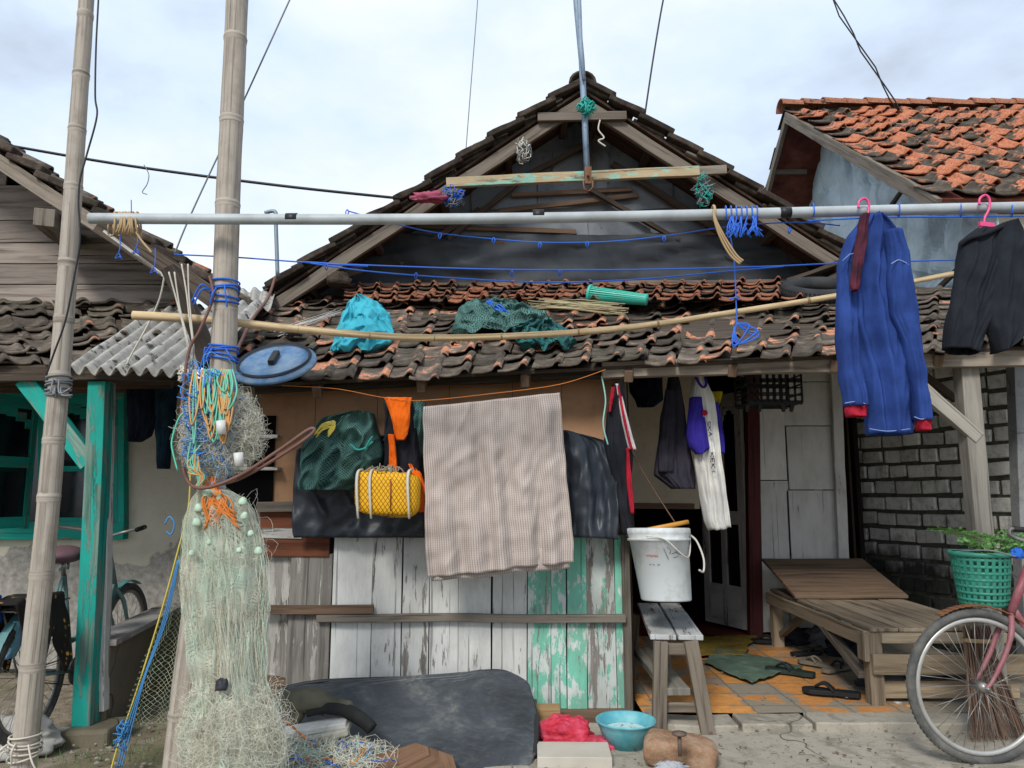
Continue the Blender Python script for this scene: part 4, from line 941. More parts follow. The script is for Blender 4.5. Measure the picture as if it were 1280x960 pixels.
# striped track jacket, dark shirts, raglan tee
YJ=4.46
T=Thing('striped_jacket','black jacket with red and white striped sleeve hanging at the plank wall end','jacket',P(775,480,YJ))
mb=MB(); mb.cloth([(481,766,775),(495,763,780),(525,759,783),(555,754,787),(575,757,790),(600,765,790),(640,772,791),(668,778,793)],YJ,.06,.014,2.2,3,wr=.014); T.part('body',mb,BLK_C,mods=SOL)
mb=MB(); mb.cloth([(480,769,774),(500,773,779),(530,778,786),(562,786,795)],YJ-.065,.014,.003,1,2,wr=.004,nu=14); T.part('white_stripe',mb,fabric('white_stripe','#cfc6c8','#b4aaae'),mods=SOL)
mb=MB(); mb.cloth([(482,771.5,774),(500,774.5,777),(530,780,783),(562,788,791)],YJ-.085,.004,.0,1,2,wr=.002,nu=10); mb.cloth([(560,783,786),(600,783,789),(630,787,792),(642,789,792)],YJ-.07,.01,.003,1,2,wr=.004,nu=12); mb.cloth([(484,764,769),(500,762,766),(515,761,763)],YJ-.06,.01,.003,1,2,wr=.004,nu=12); each(T,'red_trim',mb,REDC,mods=SOL)
YT=4.9
mb=MB(); mb.cloth([(463,786,828),(490,788,829),(500,794,829),(508,797,818)],5.3,.05,.01,3,3,wr=.014); solo('dark_shorts',mb,NAVY,'dark navy shorts hanging high at the back of the porch','shorts',mods=SOL)
mb=MB(); mb.cloth([(472,836,846),(484,834,850),(500,831,853),(540,825,859),(580,819,866),(594,817,868),(602,828,869),(611,840,868)],YT,.07,.018,2.5,5,wr=.010,cr=.016,nu=60,nv=50); T=Thing('dark_shirt','charcoal shirt hanging between the striped jacket and the white tee','shirt',P(842,475,YT)); T.part('body',mb,fabric('charcoal_shirt','#3a3842','#2c2b34'),mods=SOL)
mb=MB(); mb.cloth([(487,832,843),(520,826,844),(560,824,843),(590,823,842)],YT-.06,.035,.01,2,5,wr=.01,nu=24); T.part('sleeve',mb,fabric('charcoal_sleeve','#33323b','#26252d'),mods=SOL)
mb=MB(); mb.tube(spline(PL([(826,455),(834,462),(841,474),(845,480)],YT),5),.004,5); T.part('hanger_wire',mb,C_WHITE)
TW=fabric('white_cotton','#d8d7d1','#c4c2bc'); TP=fabric('purple_blue_sleeve','#3a2f96','#2c2478')
T=Thing('raglan_tee','long white tee with blue sleeves and small printed letters, hanging at the door','t-shirt',P(885,470,4.8))
mb=MB(); mb.cloth([(467,867,873),(480,864,883),(500,862,892),(530,864,896),(570,867,900),(610,873,906),(650,880,911),(661,885,912)],4.8,.055,.014,2.5,8,wr=.006,skew=-4,hem=4,cr=.022,nu=60,nv=60); T.part('body',mb,TW,mods=SOL)
mb=MB(); mb.cloth([(497,863,876),(520,860,879),(545,858,884),(560,862,887),(568,870,877)],4.74,.045,.008,2,8,wr=.012,nu=28); T.part('sleeve',mb,TP,mods=SOL)
mb=MB(); mb.cloth([(504,890,897),(530,891,902),(555,895,905),(567,900,904)],4.84,.04,.008,2,8,wr=.012,nu=28); T.part('sleeve',mb,TP,mods=SOL)
mb=MB(); mb.tube(spline(PL([(868,467),(873,478),(879,484),(883,480),(881,472)],4.72),6),.008,8); T.part('neckband',mb,TP)
mb=MB(); mb.lathe(P(881,516,4.70),[(.001,-.003),(.018,-.002),(.018,.002),(.001,.003)],18,(0,1,0)); T.part('red_print',mb,REDC)
mb=MB()
def glyph(x,y,s,ch):
    G_={'K':[((0,0),(0,1)),((0,.5),(1,0)),((0,.5),(1,1))],'E':[((0,0),(0,1)),((0,0),(1,0)),((0,.5),(.8,.5)),((0,1),(1,1))],'S':[((1,0),(0,.1)),((0,.1),(0,.5)),((0,.5),(1,.55)),((1,.55),(1,.9)),((1,.9),(0,1))],'A':[((0,1),(.5,0)),((.5,0),(1,1)),((.2,.6),(.8,.6))],'I':[((.5,0),(.5,1))]}
    # letters run down the cloth
    for a,b in G_[ch]: mb.bar(P(x+(1-a[1])*s*.8,y+a[0]*s,4.69),P(x+(1-b[1])*s*.8,y+b[0]*s,4.69),.0045,.0015,up=(0,1,0))
for i,ch in enumerate('SKA'): glyph(884+i*1.0,527+i*6.5,5.2,ch)
T.part('lettering',mb,plain('navy_print','#20243c',.8,bump=0)); mb=MB()
for i,ch in enumerate('KEKI'): glyph(888+i*.6,566+i*7,5.4,ch)
T.part('lettering',mb,plain('navy_print','#20243c',.8,bump=0))
mb=MB(); mb.cloth([(490,885,903),(497,888,902),(505,892,899),(509,894,897)],4.98,.02,.004,2,3,wr=.008,nu=20,nv=12); solo('yellow_cloth',mb,fabric('yellow_cloth','#b8a814','#8e8210'),'small yellow cloth tip showing behind the white tee','cloth',mods=SOL)
mb=MB(); mb.tube(spline(PL([(792,462),(803,500),(812,530)],5.1),5),.003,5); mb.tube(spline(PL([(893,468),(903,490),(905,494)],4.95),5),.003,5)
# wire hangers line inside the porch
mb=MB(); mb.tube(spline([P(762,478,4.45),P(800,470,4.7),P(870,466,4.8),P(930,470,5.0)],8),.003,5); solo('porch_line',mb,C_GRY,'thin line strung under the porch beam carrying the small clothes','cord')
# black crate hanging
T=Thing('hanging_crate','black plastic lattice crate hung under the porch beam beside the door','crate',P(962,515,5.4))
BP=plain('black_plastic','#1b1c1e',.5,.4,da=.2)
mb=MB(); ca=P(930,505,5.4); cb=P(994,460,5.4); W_=cb.x-ca.x
for yy_ in (5.3,5.6):
    for k in range(9): mb.bar((ca.x+W_*k/8,yy_,ca.z),(ca.x+W_*k/8,yy_,cb.z),.014,.008,up=(0,1,0))
    for k in range(6): z=lerp(ca.z,cb.z,k/5); mb.bar((ca.x,yy_,z),(cb.x,yy_,z),.008,.03 if k in(0,3,5) else .012)
for xx in (ca.x,cb.x):
    for k in range(5): z=lerp(ca.z,cb.z,k/4); mb.bar((xx,5.3,z),(xx,5.6,z),.008,.012)
for k in range(6): mb.bar((ca.x,5.3+k*.06,ca.z),(cb.x,5.3+k*.06,ca.z),.01,.006)
T.part('lattice',mb,BP)
mb=MB()
for x in (934,950,978,990): q=P(x,506,5.31); mb.bar(q,q+Vector((rr(-.01,.01),0,-.05)),.03,.03,taper=.6)
each(T,'foot',mb,BP)
# trousers under the left porch
mb=MB(); mb.cloth([(484,194,222),(520,196,219),(560,196,214),(586,197,211)],5.1,.045,.01,2,3,wr=.012); solo('navy_trousers',mb,fabric('teal_navy','#1f3a48','#14202c'),'dark blue trouser legs hanging under the corrugated sheet','trousers',mods=SOL)
mb=MB(); mb.cloth([(484,158,196),(520,160,196),(545,160,190),(552,163,176)],5.15,.04,.012,3,8,wr=.014); solo('dark_shirt',mb,NAVY,'black shirt hanging beside the blue trousers under the left eave','shirt',mods=SOL)
# ------------------------------------------------------------------ things on the porch roof
def roofcloth(name,rows,th,mat,label,cat,seed,amp=.02,wr=.03,off=.05,nu=80,skew=0,parent=None):
    mb=MB(); q=R(rows[-1][1]*.5+rows[-1][2]*.5,rows[-1][0],off)
    rows=[(y,a,b,R((a+b)/2,min(y+10,rows[-1][0]),off).y) for y,a,b in rows]
    rows=[(y,a,b,lerp(rows[-1][3],Y,.45)) for y,a,b,Y in rows]
    mb.cloth(rows,q.y,th,amp,3,seed,nu=nu,nv=60,wr=wr,skew=skew,cr=.05,iso=True,hem=10)
    for v_ in mb.v: v_.z+=.035*mn.noise(v_*9+Vector((seed,0,0)))+.02*mn.noise(v_*20); v_.x+=.03*mn.noise(v_*8+Vector((0,seed,0)))
    return mb
mb=roofcloth('a',[(375,448,462),(384,436,480),(400,428,489),(415,422,492),(428,418,487),(436,416,476),(441,422,460)],.13,None,'','',3)
def sheer(name,a,b):
    k=M(name,.8,.2); o=k.coord('Object'); k.color(k.mix(k.noise(o,8,5),S(a),S(b))); k.bump(k.noise(o,25,4),.4,.006); k.b.inputs['Alpha'].default_value=.9; return k.m
solo('turquoise_cloth',mb,sheer('turquoise_mesh','#4fb8c8','#2f9aae'),'crumpled turquoise mesh cloth lying on the porch tiles','cloth')
T=Thing('roof_net','dark green net bundle tied with blue rope lying on the porch tiles','net',R(640,430))
mb=roofcloth('b',[(378,600,640),(386,578,664),(400,568,688),(414,564,700),(420,566,706)],.16,None,'','',7,amp=.04,wr=.05,nu=110)
T.part('net',mb,NETG)
mb=roofcloth('c',[(404,660,694),(414,640,704),(428,648,722),(437,660,712)],.10,None,'','',11,amp=.03,wr=.03); T.part('net_tail',mb,netmat('teal_net','#2e7a78','#15302f',110,False,.30,'#20504e',.05))
mb=MB(); q=R(625,410,.16).y-.16
for k_ in range(9): mb.tube(spline([P(612+rr(-4,4),378+rr(-3,3),q+.1),P(622+rr(-4,4),386+rr(-5,5),q),P(632+rr(-4,6),394+rr(-4,6),q),P(655+rr(-8,6),408+rr(-4,4),q)],5),.006,5)
each(T,'blue_rope',mb,C_BLUE)
# teal plastic basket lying on its side
T=Thing('plastic_basket','small ribbed teal plastic basket lying on its side on the tiles','basket',R(770,384))
a=R(738,382,.09); b=R(808,386,.07)+Vector((0,.0,0)); ax=(b-a); L=ax.length; ax.normalize(); TB_=plain('teal_plastic','#3fae98',.45,.4,da=.2)
mb=MB(); n_=22; s1=ax.cross(Vector((0,0,1))).normalized(); u1=s1.cross(ax)
for k_ in range(n_):
    t=2*math.pi*k_/n_; c_,s_=math.cos(t),math.sin(t); mb.bar(a+(s1*c_+u1*s_)*.062,b+(s1*c_+u1*s_)*.040,.010,.004,up=s1*c_+u1*s_)
T.part('ribs',mb,TB_); mb=MB(); mb.lathe(a,[(.0,-.01),(.075,-.01),(.078,0),(.075,.012),(.06,.012)],30,ax); T.part('rim',mb,TB_); mb=MB(); mb.lathe(b,[(.044,-.008),(.044,.004),(.0,.006)],24,ax); T.part('base',mb,TB_)
# tyre
T=Thing('old_tyre','worn black tyre lying on the tiles at the right end of the gable','tyre',R(1022,376))
c_=R(1024,372,.06); mb=MB()
prof=[]
x_=(ER-EL).normalized(); y_=PN.cross(x_)
ring=[c_+x_*math.cos(2*math.pi*i/48)*.24+y_*math.sin(2*math.pi*i/48)*.24 for i in range(48)]; mb.tube(ring,.055,12,closed=True); T.part('carcass',mb,plain('tyre_rubber','#25272a',.8,.3,dirt='#55534e',sc=6))
mb=MB(); 
for i in range(60):
    t=2*math.pi*i/60; d_=x_*math.cos(t)+y_*math.sin(t); mb.bar(c_+d_*.285+PN*.03,c_+d_*.285-PN*.03,.012,.012,up=d_)
T.part('tread',mb,plain('tread_rubber','#202224',.85,.2))
# thin sticks bundle
T=Thing('reed_bundle','loose bundle of thin pale sticks lying on the porch tiles','sticks',R(720,396)); mb=MB()
for k_ in range(26): a=R(668+rr(-10,25),388+rr(-5,8),.05+rr(0,.04)); b=R(778+rr(-30,8),400+rr(-8,3),.05+rr(0,.04)); mb.tube([a,lerp(a,b,.5)+Vector((0,0,rr(-.01,.02))),b],.0035,5)
T.part('reeds',mb,plain('reed','#a59a78',.8))
T=Thing('reed_bundle','few thin pale sticks left of the turquoise cloth','sticks',R(385,408)); mb=MB()
for k_ in range(8): mb.tube([R(330+rr(0,30),424+rr(-6,6),.05),R(425+rr(-8,4),398+rr(-3,6),.06)],.0035,5)
T.part('reeds',mb,plain('reed_white','#b8b4ab',.8))
# blue drum lid
T=Thing('drum_lid','large dusty blue plastic drum lid with a black handle leaning on the roof edge','lid',P(344,472,4.1))
c_=P(343,451,4.08); axn=Vector((-.06,-.60,.80)).normalized()
mb=MB(); mb.lathe(c_,[(0,-.0),(.15,0),(.168,.006),(.172,.0),(.205,-.004),(.21,-.012),(.225,-.014),(.226,-.03),(.21,-.032),(.0,-.02)],64,axn,wob=.02)
kk=M('dusty_blue_plastic',.6,.3); o=kk.coord('Object'); kk.color(kk.mix(kk.step(kk.noise(o,9,8,.7),.38,.68),S('#476d94'),S('#8496a5'))); kk.bump(kk.noise(o,20,5),.2,.004); T.part('disc',mb,kk.m)
mb=MB(); s1=Vector((1,0,0)); u1=axn.cross(s1).normalized(); mb.lathe(c_+axn*.012,[(.186,-.008),(.197,.004),(.203,-.008)],64,axn); T.part('groove',mb,plain('dark_groove','#1c2430',.7))
mb=MB(); mb.bar(c_+u1*.065+axn*.02,c_-u1*.06+axn*.02,.035,.03,up=axn,seg=4,warp=.003); T.part('handle',mb,BP,mods=BV)
mb=MB(); 
for x,y in ((418,378),(1000,360)): pass
# small pale rag and shard bits on tiles
for i,(x,y,s_,m_,lb) in enumerate(((368,424,.07,'#8f8a90','grey crumpled rag beside the blue drum lid'),(1138,0,0,0,0))):
    if s_: mb=MB(); mb.blob(R(x,y,.05),(s_,s_,s_*.6),.4,3,i,20,14); solo('rag',mb,fabric('rag_grey',m_),lb,'rag')
# ------------------------------------------------------------------ cables, cords and ropes in the air
cord('power_cable',[(-60,170,6.2),(0,180,6.0),(160,207,5.9),(350,232,5.9),(500,248,6.0)],6,.012,C_BLK,'thick black power cable crossing to the left slope of the gable','cable')
mb=MB(); mb.tube(spline(PL([(180,206),(186,218),(184,230),(178,240),(184,243)],5.85),5),.004,5); solo('loose_wire',mb,C_GRY,'short loose end of wire dangling from the black power cable','wire')
cord('guy_wire',[(385,-50),(362,0),(305,125),(240,265),(218,318)],3.55,.0045,C_GRY,'thin grey guy wire slanting behind the thick bamboo pole','wire')
cord('black_wire',[(126,-60),(123,0),(120,60),(119,120),(121,146),(108,195),(100,225),(98,255),(100,300),(92,350),(82,400),(68,440),(58,468)],3.2,.0045,C_BLK,'thin black wire running down the slender bamboo pole','wire')
cord('thin_wire',[(600,-60,7.6),(597,0),(590,90),(582,192)],7.4,.005,C_GRY,'faint thin wire dropping to the left slope of the gable','wire')
cord('black_wire',[(842,-60),(829,0),(817,70),(806,144)],6.4,.008,C_BLK,'straight black wire dropping to the right slope of the gable','wire')
mb=MB()
for q in (0,1): mb.tube([P(x+(3*math.sin(i*1.3+q*3)),y,8.6) for i,(x,y) in enumerate([(lerp(1010,1042,i/5),lerp(-70,0,i/5)) for i in range(6)]+[(1052,20),(1066,42),(1078,64),(1092,84),(1104,106),(1116,126),(1124,138)])],.009,5)
solo('twisted_wires',mb,C_BLK,'pair of twisted black wires coming down to the orange roof ridge','wire')
# blue clothes lines with knots
def knots(mb,pts,Y,r=.003,s=3):
    for x,y in pts:
        mb.tube(spline([P(x,y,Y),P(x-s*.6,y+s,Y-.01),P(x+rr(-1,1),y+s*2.6,Y),P(x+s*.6,y+s,Y-.01),P(x,y,Y)],4),r,4)
T=Thing('blue_line','lower blue clothes line tied between the bamboo pole and the blue shirt','cord',P(640,340,3.5))
mb=MB(); mb.tube(spline(PL([(218,318),(300,322),(385,328),(500,333),(640,337),(800,337),(960,333),(1050,329),(1195,325)],3.5),8),.0036,6); mb.tube(spline(PL([(388,329),(460,339),(560,347),(680,353),(800,349),(900,340),(980,333)],3.48),8),.0036,6); T.part('cord',mb,C_BLUE)
mb=MB(); mb.tube(PL([(383,328),(460,333)],3.49),.006,5); knots(mb,[(408,330),(520,341),(640,338),(700,337)],3.48); each(T,'knot',mb,C_BLUE)
T=Thing('blue_line','upper sagging blue cord with small knotted loops under the grey pipe','cord',P(640,300,3.3))
up_=[(436,264),(480,276),(540,290),(620,299),(680,303),(760,302),(830,295),(890,286),(930,281),(1000,278),(1050,282)]
mb=MB(); mb.tube(spline(PL(up_,3.3),8),.003,6); T.part('cord',mb,C_BLUE)
mb=MB(); knots(mb,[(434,262),(550,291),(675,303),(734,302),(830,295),(987,284),(617,297)],3.29,.003,3); each(T,'knot',mb,C_BLUE)
cord('blue_line',[(1010,276),(1100,272),(1200,271),(1300,270)],3.24,.0035,C_BLUE,'blue cord running under the pipe above the blue shirt and shorts')
T=Thing('blue_knot','tangled blue cord knotted round the pipe with a tail hanging to the tiles','cord',P(925,280,3.22)); mb=MB()
for k_ in range(7): x=907+k_*6.5; mb.tube([P(x+2.5*math.sin(a_)*.4,266.5-9*math.cos(a_),3.25-.034*math.sin(a_)) for a_ in [2*math.pi*i/14 for i in range(14)]],.0035,5,closed=True)
T.part('wraps',mb,C_BLUE)
mb=MB()
for k_ in range(16): x=908+rr(0,38); mb.tube(spline([P(x,270,3.22),P(x+rr(-6,6),280+rr(0,8),3.2),P(x+rr(-9,9),288+rr(0,10),3.21),P(x+rr(-7,7),278+rr(0,10),3.2),P(x+rr(-10,10),292+rr(-6,6),3.22)],5),.003,5)
T.part('tangle',mb,C_BLUE)
mb=MB(); mb.tube(spline(PL([(912,290),(917,320),(919,350),(920,376),(921,402),(918,418),(926,428)],3.3),6),.003,5)
for k_ in range(5): mb.tube(spline([P(921,404,3.3),P(930+rr(-4,10),412+rr(-8,4),3.3),P(942+rr(-10,6),418+rr(-5,5),3.29),P(925+rr(-12,4),432+rr(-4,4),3.29),P(918,408,3.3)],5),.003,5)
mb.tube(spline(PL([(912,374),(920,372),(924,375)],3.29),4),.004,5); T.part('tail',mb,C_BLUE)
mb=MB(); 
for k_ in range(3): mb.tube(spline([P(892,262,3.22),P(893+k_,275,3.21),P(900+k_*3,296,3.22),P(912+k_*4,318,3.23),P(925+k_*2,330-k_*2,3.23)],5),.005,5)
mb.tube([P(892+2*math.sin(a_),266-9*math.cos(a_),3.25-.034*math.sin(a_)) for a_ in [2*math.pi*i/14 for i in range(14)]],.006,5,closed=True); solo('white_tie',mb,C_TAN,'pale rope tie hanging from the pipe left of the blue knot','rope')
for x in (1016,1122,1214,1263): 
    pass
for x,lb in ((1016,'blue tie round the pipe between the blue knot and the blue shirt'),(1123,'blue tie round the pipe just right of the blue shirt'),(1200,'blue tie round the pipe just left of the shorts hanger'),(1264,'blue tie round the pipe above the right side of the black shorts')):
    mb=MB(); mb.tube([P(x+2*math.sin(a_),262.5-8.5*math.cos(a_),3.25-.034*math.sin(a_)) for a_ in [2*math.pi*i/14 for i in range(14)]],.003,5,closed=True); solo('pipe_tie',mb,C_BLUE,lb,'cord',group='blue ties on the pipe')
# rope lashing at the left end of the pipe
T=Thing('rope_lashing','tan rope lashing the left end of the pipe to the dark beam','rope',P(162,285,3.3)); mb=MB()
for k_ in range(11): x=142+k_*3.0+rr(-4,4); sl_=rr(-6,8); mb.tube([P(x+sl_*math.sin(a_)+sl_*.6*math.cos(a_),280-15*math.cos(a_),3.27-.05*math.sin(a_)) for a_ in [2*math.pi*i/14 for i in range(14)]],.0045,5,closed=True)
mb.tube(spline(PL([(170,290),(178,302),(190,316)],3.24),5),.005,5); T.part('coils',mb,C_TAN)
mb=MB(); 
for x,y in ((150,318),(172,312),(194,336),(164,276)): 
    mb.tube(spline([P(x,y-26,3.25),P(x,y-8,3.24),P(x-3,y,3.24)],4),.0025,4); mb.tube(spline([P(x-3,y,3.24),P(x-6,y+5,3.24),P(x,y+3,3.23),P(x+3,y+7,3.24),P(x-1,y-1,3.24)],4),.0028,4)
each(T,'blue_end',mb,C_BLUE)
mb=MB(); mb.tube(spline(PL([(206,342),(200,372),(186,404),(166,440),(158,456)],3.9),5),.005,5); solo('white_string',mb,C_WHITE,'white string slanting down over the corrugated sheet','cord')
T=Thing('rope_bundle','long loops of pale rope with a knot hanging left of the thick bamboo','rope',P(235,470,3.35)); mb=MB()
for k_ in range(2): mb.tube(spline(PL([(211+k_*7,340),(222+k_*2,380),(232+k_,420),(238,452),(236,478)],3.36),6),.004,6); mb.tube(spline(PL([(227+k_*8,330),(233+k_*3,365),(237+k_*2,400),(242,440),(238,470)],3.36),6),.004,6)
mb.tube(spline(PL([(236,470),(240,500),(246,530),(243,560)],3.35),6),.005,6); T.part('loops',mb,C_WHITE)
mb=MB()
for k_ in range(14): mb.tube(wander(P(232,468,3.34),(.03,.03,.04),10,.02),.005,4)
T.part('knot',mb,C_WHITE)
def lash(name,y,pole,Y,rad,mat,label,n=5,w=3,ends=4):
    T=Thing(name,label,'rope',P(0,y,Y)); T.o.location=T.org
    i=min(range(len(pole)),key=lambda i:abs(pix(pole[i])[1]-y)); c=Vector(pole[i]); T.org=c; T.o.location=c; mb=MB()
    for k_ in range(n): 
        tx=rr(-.2,.2); tz=rr(-.2,.2); zz=(k_-n/2)*.012*w/3; mb.tube([c+Vector((math.cos(t)*(rad+.005),math.sin(t)*(rad+.005),zz+tx*math.cos(t)*rad+tz*math.sin(t)*rad)) for t in [2*math.pi*j/18 for j in range(18)]],.0045,5,closed=True)
    T.part('coils',mb,mat); mb=MB()
    for k_ in range(ends): sx=rr(-1,1); mb.tube(spline([c+Vector((sx*rad,-rad-.01,rr(-.02,.02))),c+Vector((sx*rad*1.6,-rad-.03,rr(-.06,.01))),c+Vector((sx*rad*2.2+rr(-.02,.02),-rad-.02,rr(-.10,-.02)))],5),.004,5)
    T.part('ends',mb,mat)
lash('blue_lashing',363,big,3.4,.058,C_BLUE,'blue cord wound round the thick bamboo pole beside the dark beam end',5,6)
lash('blue_lashing',437,big,3.4,.060,C_BLUE,'blue cord wound round the thick bamboo pole just above the net tangle',5,4,5)
lash('wire_lashing',484,small,3.3,.045,C_GRY,'grey wire wound round the slender bamboo pole under the eave',6,4,6)
lash('white_lashing',928,small,3.3,.056,C_WHITE,'white rope wound round the foot of the slender bamboo pole',5,5,6)
T=Thing('teal_lashing','teal rope knot tying the mast to the gable peak','rope',P(732,135,5.9)); mb=MB()
for k_ in range(26): mb.tube(wander(P(733,134,5.92),(.07,.05,.07),12,.03),.006,4)
T.part('knot',mb,C_TEAL); mb=MB(); mb.tube(spline(PL([(750,150),(748,162),(755,172),(748,176),(757,183)],5.9),5),.007,5); T.part('loose_end',mb,C_WHITE)
for (x,y,rx_,rz_,mats,lb) in ((880,235,.08,.17,(C_TEAL,C_GRY),'tangle of teal and grey cord hanging from the right end of the crossbar'),(565,246,.12,.09,(C_GRY,C_BLUE),'grey and blue cord tangle at the left end of the crossbar'),(654,188,.06,.12,(C_WHITE,C_GRY),'small tangle of pale cord under the left gable rafter')):
    T=Thing('cord_tangle',lb,'cord',P(x,y,5.95))
    for m_ in mats:
        mb=MB()
        for k_ in range(9): mb.tube(wander(P(x,y,5.95),(rx_,.04,rz_),16,.035,g=-.1),.0045,4)
        T.part('strands',mb,m_)
mb=MB(); mb.blob(P(537,248,5.9),(.13,.05,.05),.5,3,3,24,16,ridg=.2); solo('pink_rag',mb,fabric('pink_rag','#a8566b','#7c3b50'),'dusty pink rag caught on the left slope of the gable','rag')
# ------------------------------------------------------------------ fishing nets on the pole
NP=netmat('pale_gill_net','#d6d3c0','#ffffff',95,True,.20,'#b5cdbb',.25,op=.55)
NP2=netmat('pale_inner_net','#ccc9b6','#ffffff',120,True,.16,'#b2c4b0',.3,op=.9)
THR=[plain('thread_pale','#dcd9c8',.6,.3,bump=0),plain('thread_green','#b5d2c0',.6,.3,bump=0),plain('thread_tan','#cdc4ac',.6,.3,bump=0)]
YN=3.26
T=Thing('gill_net','long pale gill net hanging in a thick curtain down the thick bamboo pole','fishing net',P(285,980,YN))
rows=[(612,252,284),(625,240,308),(645,232,318),(690,229,328),(760,230,330),(820,240,329),(860,244,328),(885,236,342),(915,226,352),(950,228,352),(1000,232,350)]
for k_,(th,m_,sd) in enumerate(((.10,NP,3),(.075,NP2,9),(.045,NP2,14))):
    f_=1-.10*k_; mb=MB(); mb.cloth([(y,(a+b)/2-(b-a)/2*f_,(a+b)/2+(b-a)/2*f_) for y,a,b in rows],YN-.02,th,.03,6,sd,nu=60,nv=70,wr=.02); T.part('net_layer',mb,m_)
def hrow(y):
    for i in range(len(rows)-1):
        if y<=rows[i+1][0]: t=(y-rows[i][0])/(rows[i+1][0]-rows[i][0]); return lerp(rows[i][1],rows[i+1][1],t),lerp(rows[i][2],rows[i+1][2],t)
    return rows[-1][1:]
for m_,cnt in ((THR[0],900),(THR[1],260),(THR[2],300)):
    mb=MB()
    for k_ in range(cnt):
        y0=rr(612,880); y1=min(990,y0+rr(60,300)); t=rr(0,1); dpt=rr(-.12,.05); pts=[]
        n_=9; ph=rr(0,6)
        for i in range(n_):
            y=lerp(y0,y1,i/(n_-1)); a,b=hrow(y); tt=t+.05*math.sin(ph+i*.9)*rr(.4,1.2); e_=1-abs(tt-.5)*1.5
            pts.append(P(lerp(a-2,b+3,tt)+rr(-1,1),y,YN-.02+dpt*e_+rr(-.008,.008)))
        mb.tube(pts,rr(.0005,.0011),3,cap=False)
    T.part('threads',mb,m_)
# frayed fuzz at the foot
mb=MB()
for k_ in range(1000): mb.tube(wander(P(290+rr(-8,14),905+rr(-20,40),YN-.06),(.25,.12,.20),14,.03),.00055,3,cap=False)
for k_ in range(90): mb.tube(wander(P(285,690,YN-.03),(.21,.12,.36),18,.03,g=-.15),.0006,3,cap=False)
T.part('frayed_foot',mb,THR[0])
mb=MB()
for x,y in ((262,618),(276,626),(268,636),(302,632),(244,652),(312,668),(306,650),(250,640),(236,690),(262,676),(325,690),(296,690)): s_=rr(.55,.95); mb.blob(P(x+rr(-4,4),y+rr(-4,4),YN-.12),(.020*s_,.018*s_,.026*s_),.2,3,x,14,10)
each(T,'float',mb,plain('pale_green_float','#b2c9b2',.6,.3,dirt='#7f8f78',da=.7,sc=30))
mb=MB()
for k_ in range(34): x=262+rr(-6,8); mb.tube(spline([P(x,600+rr(-6,4),YN-.06),P(x+rr(-6,8),612,YN-.10),P(x+rr(-8,20),628+rr(-4,8),YN-.13),P(x+rr(-12,36),645+rr(-6,18),YN-.12)],4),.003,4)
T.part('orange_fringe',mb,C_OR)
mb=MB(); mb.blob(P(277,858,YN-.15),(.025,.02,.03),.5,3,4,16,10); T.part('dark_scrap',mb,plain('dark_scrap','#2a2c33',.6))
# upper tangle
T=Thing('net_tangle','round tangle of clear net and coloured ropes high on the thick bamboo pole','fishing net',P(272,600,YN))
cT=P(268,535,YN-.02); mb=MB()
for k_ in range(900): mb.tube(wander(cT+Vector((rr(0,.05),0,rr(-.02,.0))),(.175,.12,.235),16,.03),.0006,3,cap=False)
for k_ in range(160): mb.tube(wander(P(305,545,YN),(.11,.08,.14),12,.026),.0005,3,cap=False)
T.part('clear_net',mb,THR[0])
for nm,m_,cnt,r_,g_ in (('blue_strands',plain('bright_blue_thread','#3a7fc8',.6),60,.003,0),('light_blue_net',plain('light_blue_thread','#5f9fd0',.6),110,.0016,0)):
    mb=MB()
    for k_ in range(cnt): mb.tube(wander(P(262+rr(-8,10),520+rr(-30,40),YN-.05),(.11,.09,.20),14,.035),r_,4 if r_>.002 else 3,cap=False)
    T.part(nm,mb,m_)
for nm,m_,cnt in (('orange_loops',plain('orange_cord','#c9965a',.6),13),('teal_loops',plain('mint_cord','#6ab8a0',.6),12)):
    mb=MB()
    for k_ in range(cnt):
        x=240+rr(0,48); w_=rr(3,14); h_=rr(22,95); mb.tube(spline([P(x,462+rr(-2,3),YN-.07),P(x-w_*.6,462+h_*.5,YN-.13),P(x+rr(-3,3),462+h_,YN-.15),P(x+w_*.7,462+h_*.55,YN-.14),P(x+w_*.3,462,YN-.07)],5),.0038,5)
    for k_ in range(5): mb.tube(spline([P(238+rr(0,14),560+rr(-10,30),YN-.13),P(232+rr(0,18),585+rr(-8,8),YN-.14),P(246+rr(0,10),596,YN-.13),P(240+rr(0,14),610,YN-.12)],5),.0035,5)
    T.part(nm,mb,m_)
mb=MB(); mb.tube(spline(PL([(222,588),(215,560),(216,545),(224,522),(232,515)],YN-.1),5),.004,5); T.part('loose_loop',mb,plain('mint_cord_b','#5cc0a4',.6))
mb=MB()
for x,y in ((276,535),(298,575)): mb.tube(PL([(x,y-9),(x+1,y+8)],YN-.17),[.02,.018],10)
each(T,'float',mb,plain('white_float','#c9cac4',.5))
# brown hose loops
cord('brown_hose',[(262,345,3.34),(266,372,3.33),(250,412,3.32),(236,440,3.32),(228,500,3.3),(227,560,3.3),(234,600,3.2),(256,610,3.1),(300,594,3.1),(350,562,3.1),(386,537,3.1),(390,542,3.1),(350,570,3.1),(300,598,3.12),(268,606,3.15)],3.3,.0075,C_BRN,'stiff brown hose looping past the net tangle and pointing right','hose',8)
cord('brown_hose',[(344,346,4.3),(335,372,4.2),(316,398,3.9),(300,430,3.7),(290,452,3.5)],3.8,.009,C_BRN,'brown hose hanging from the bent pipe to the blue lid','hose',8)
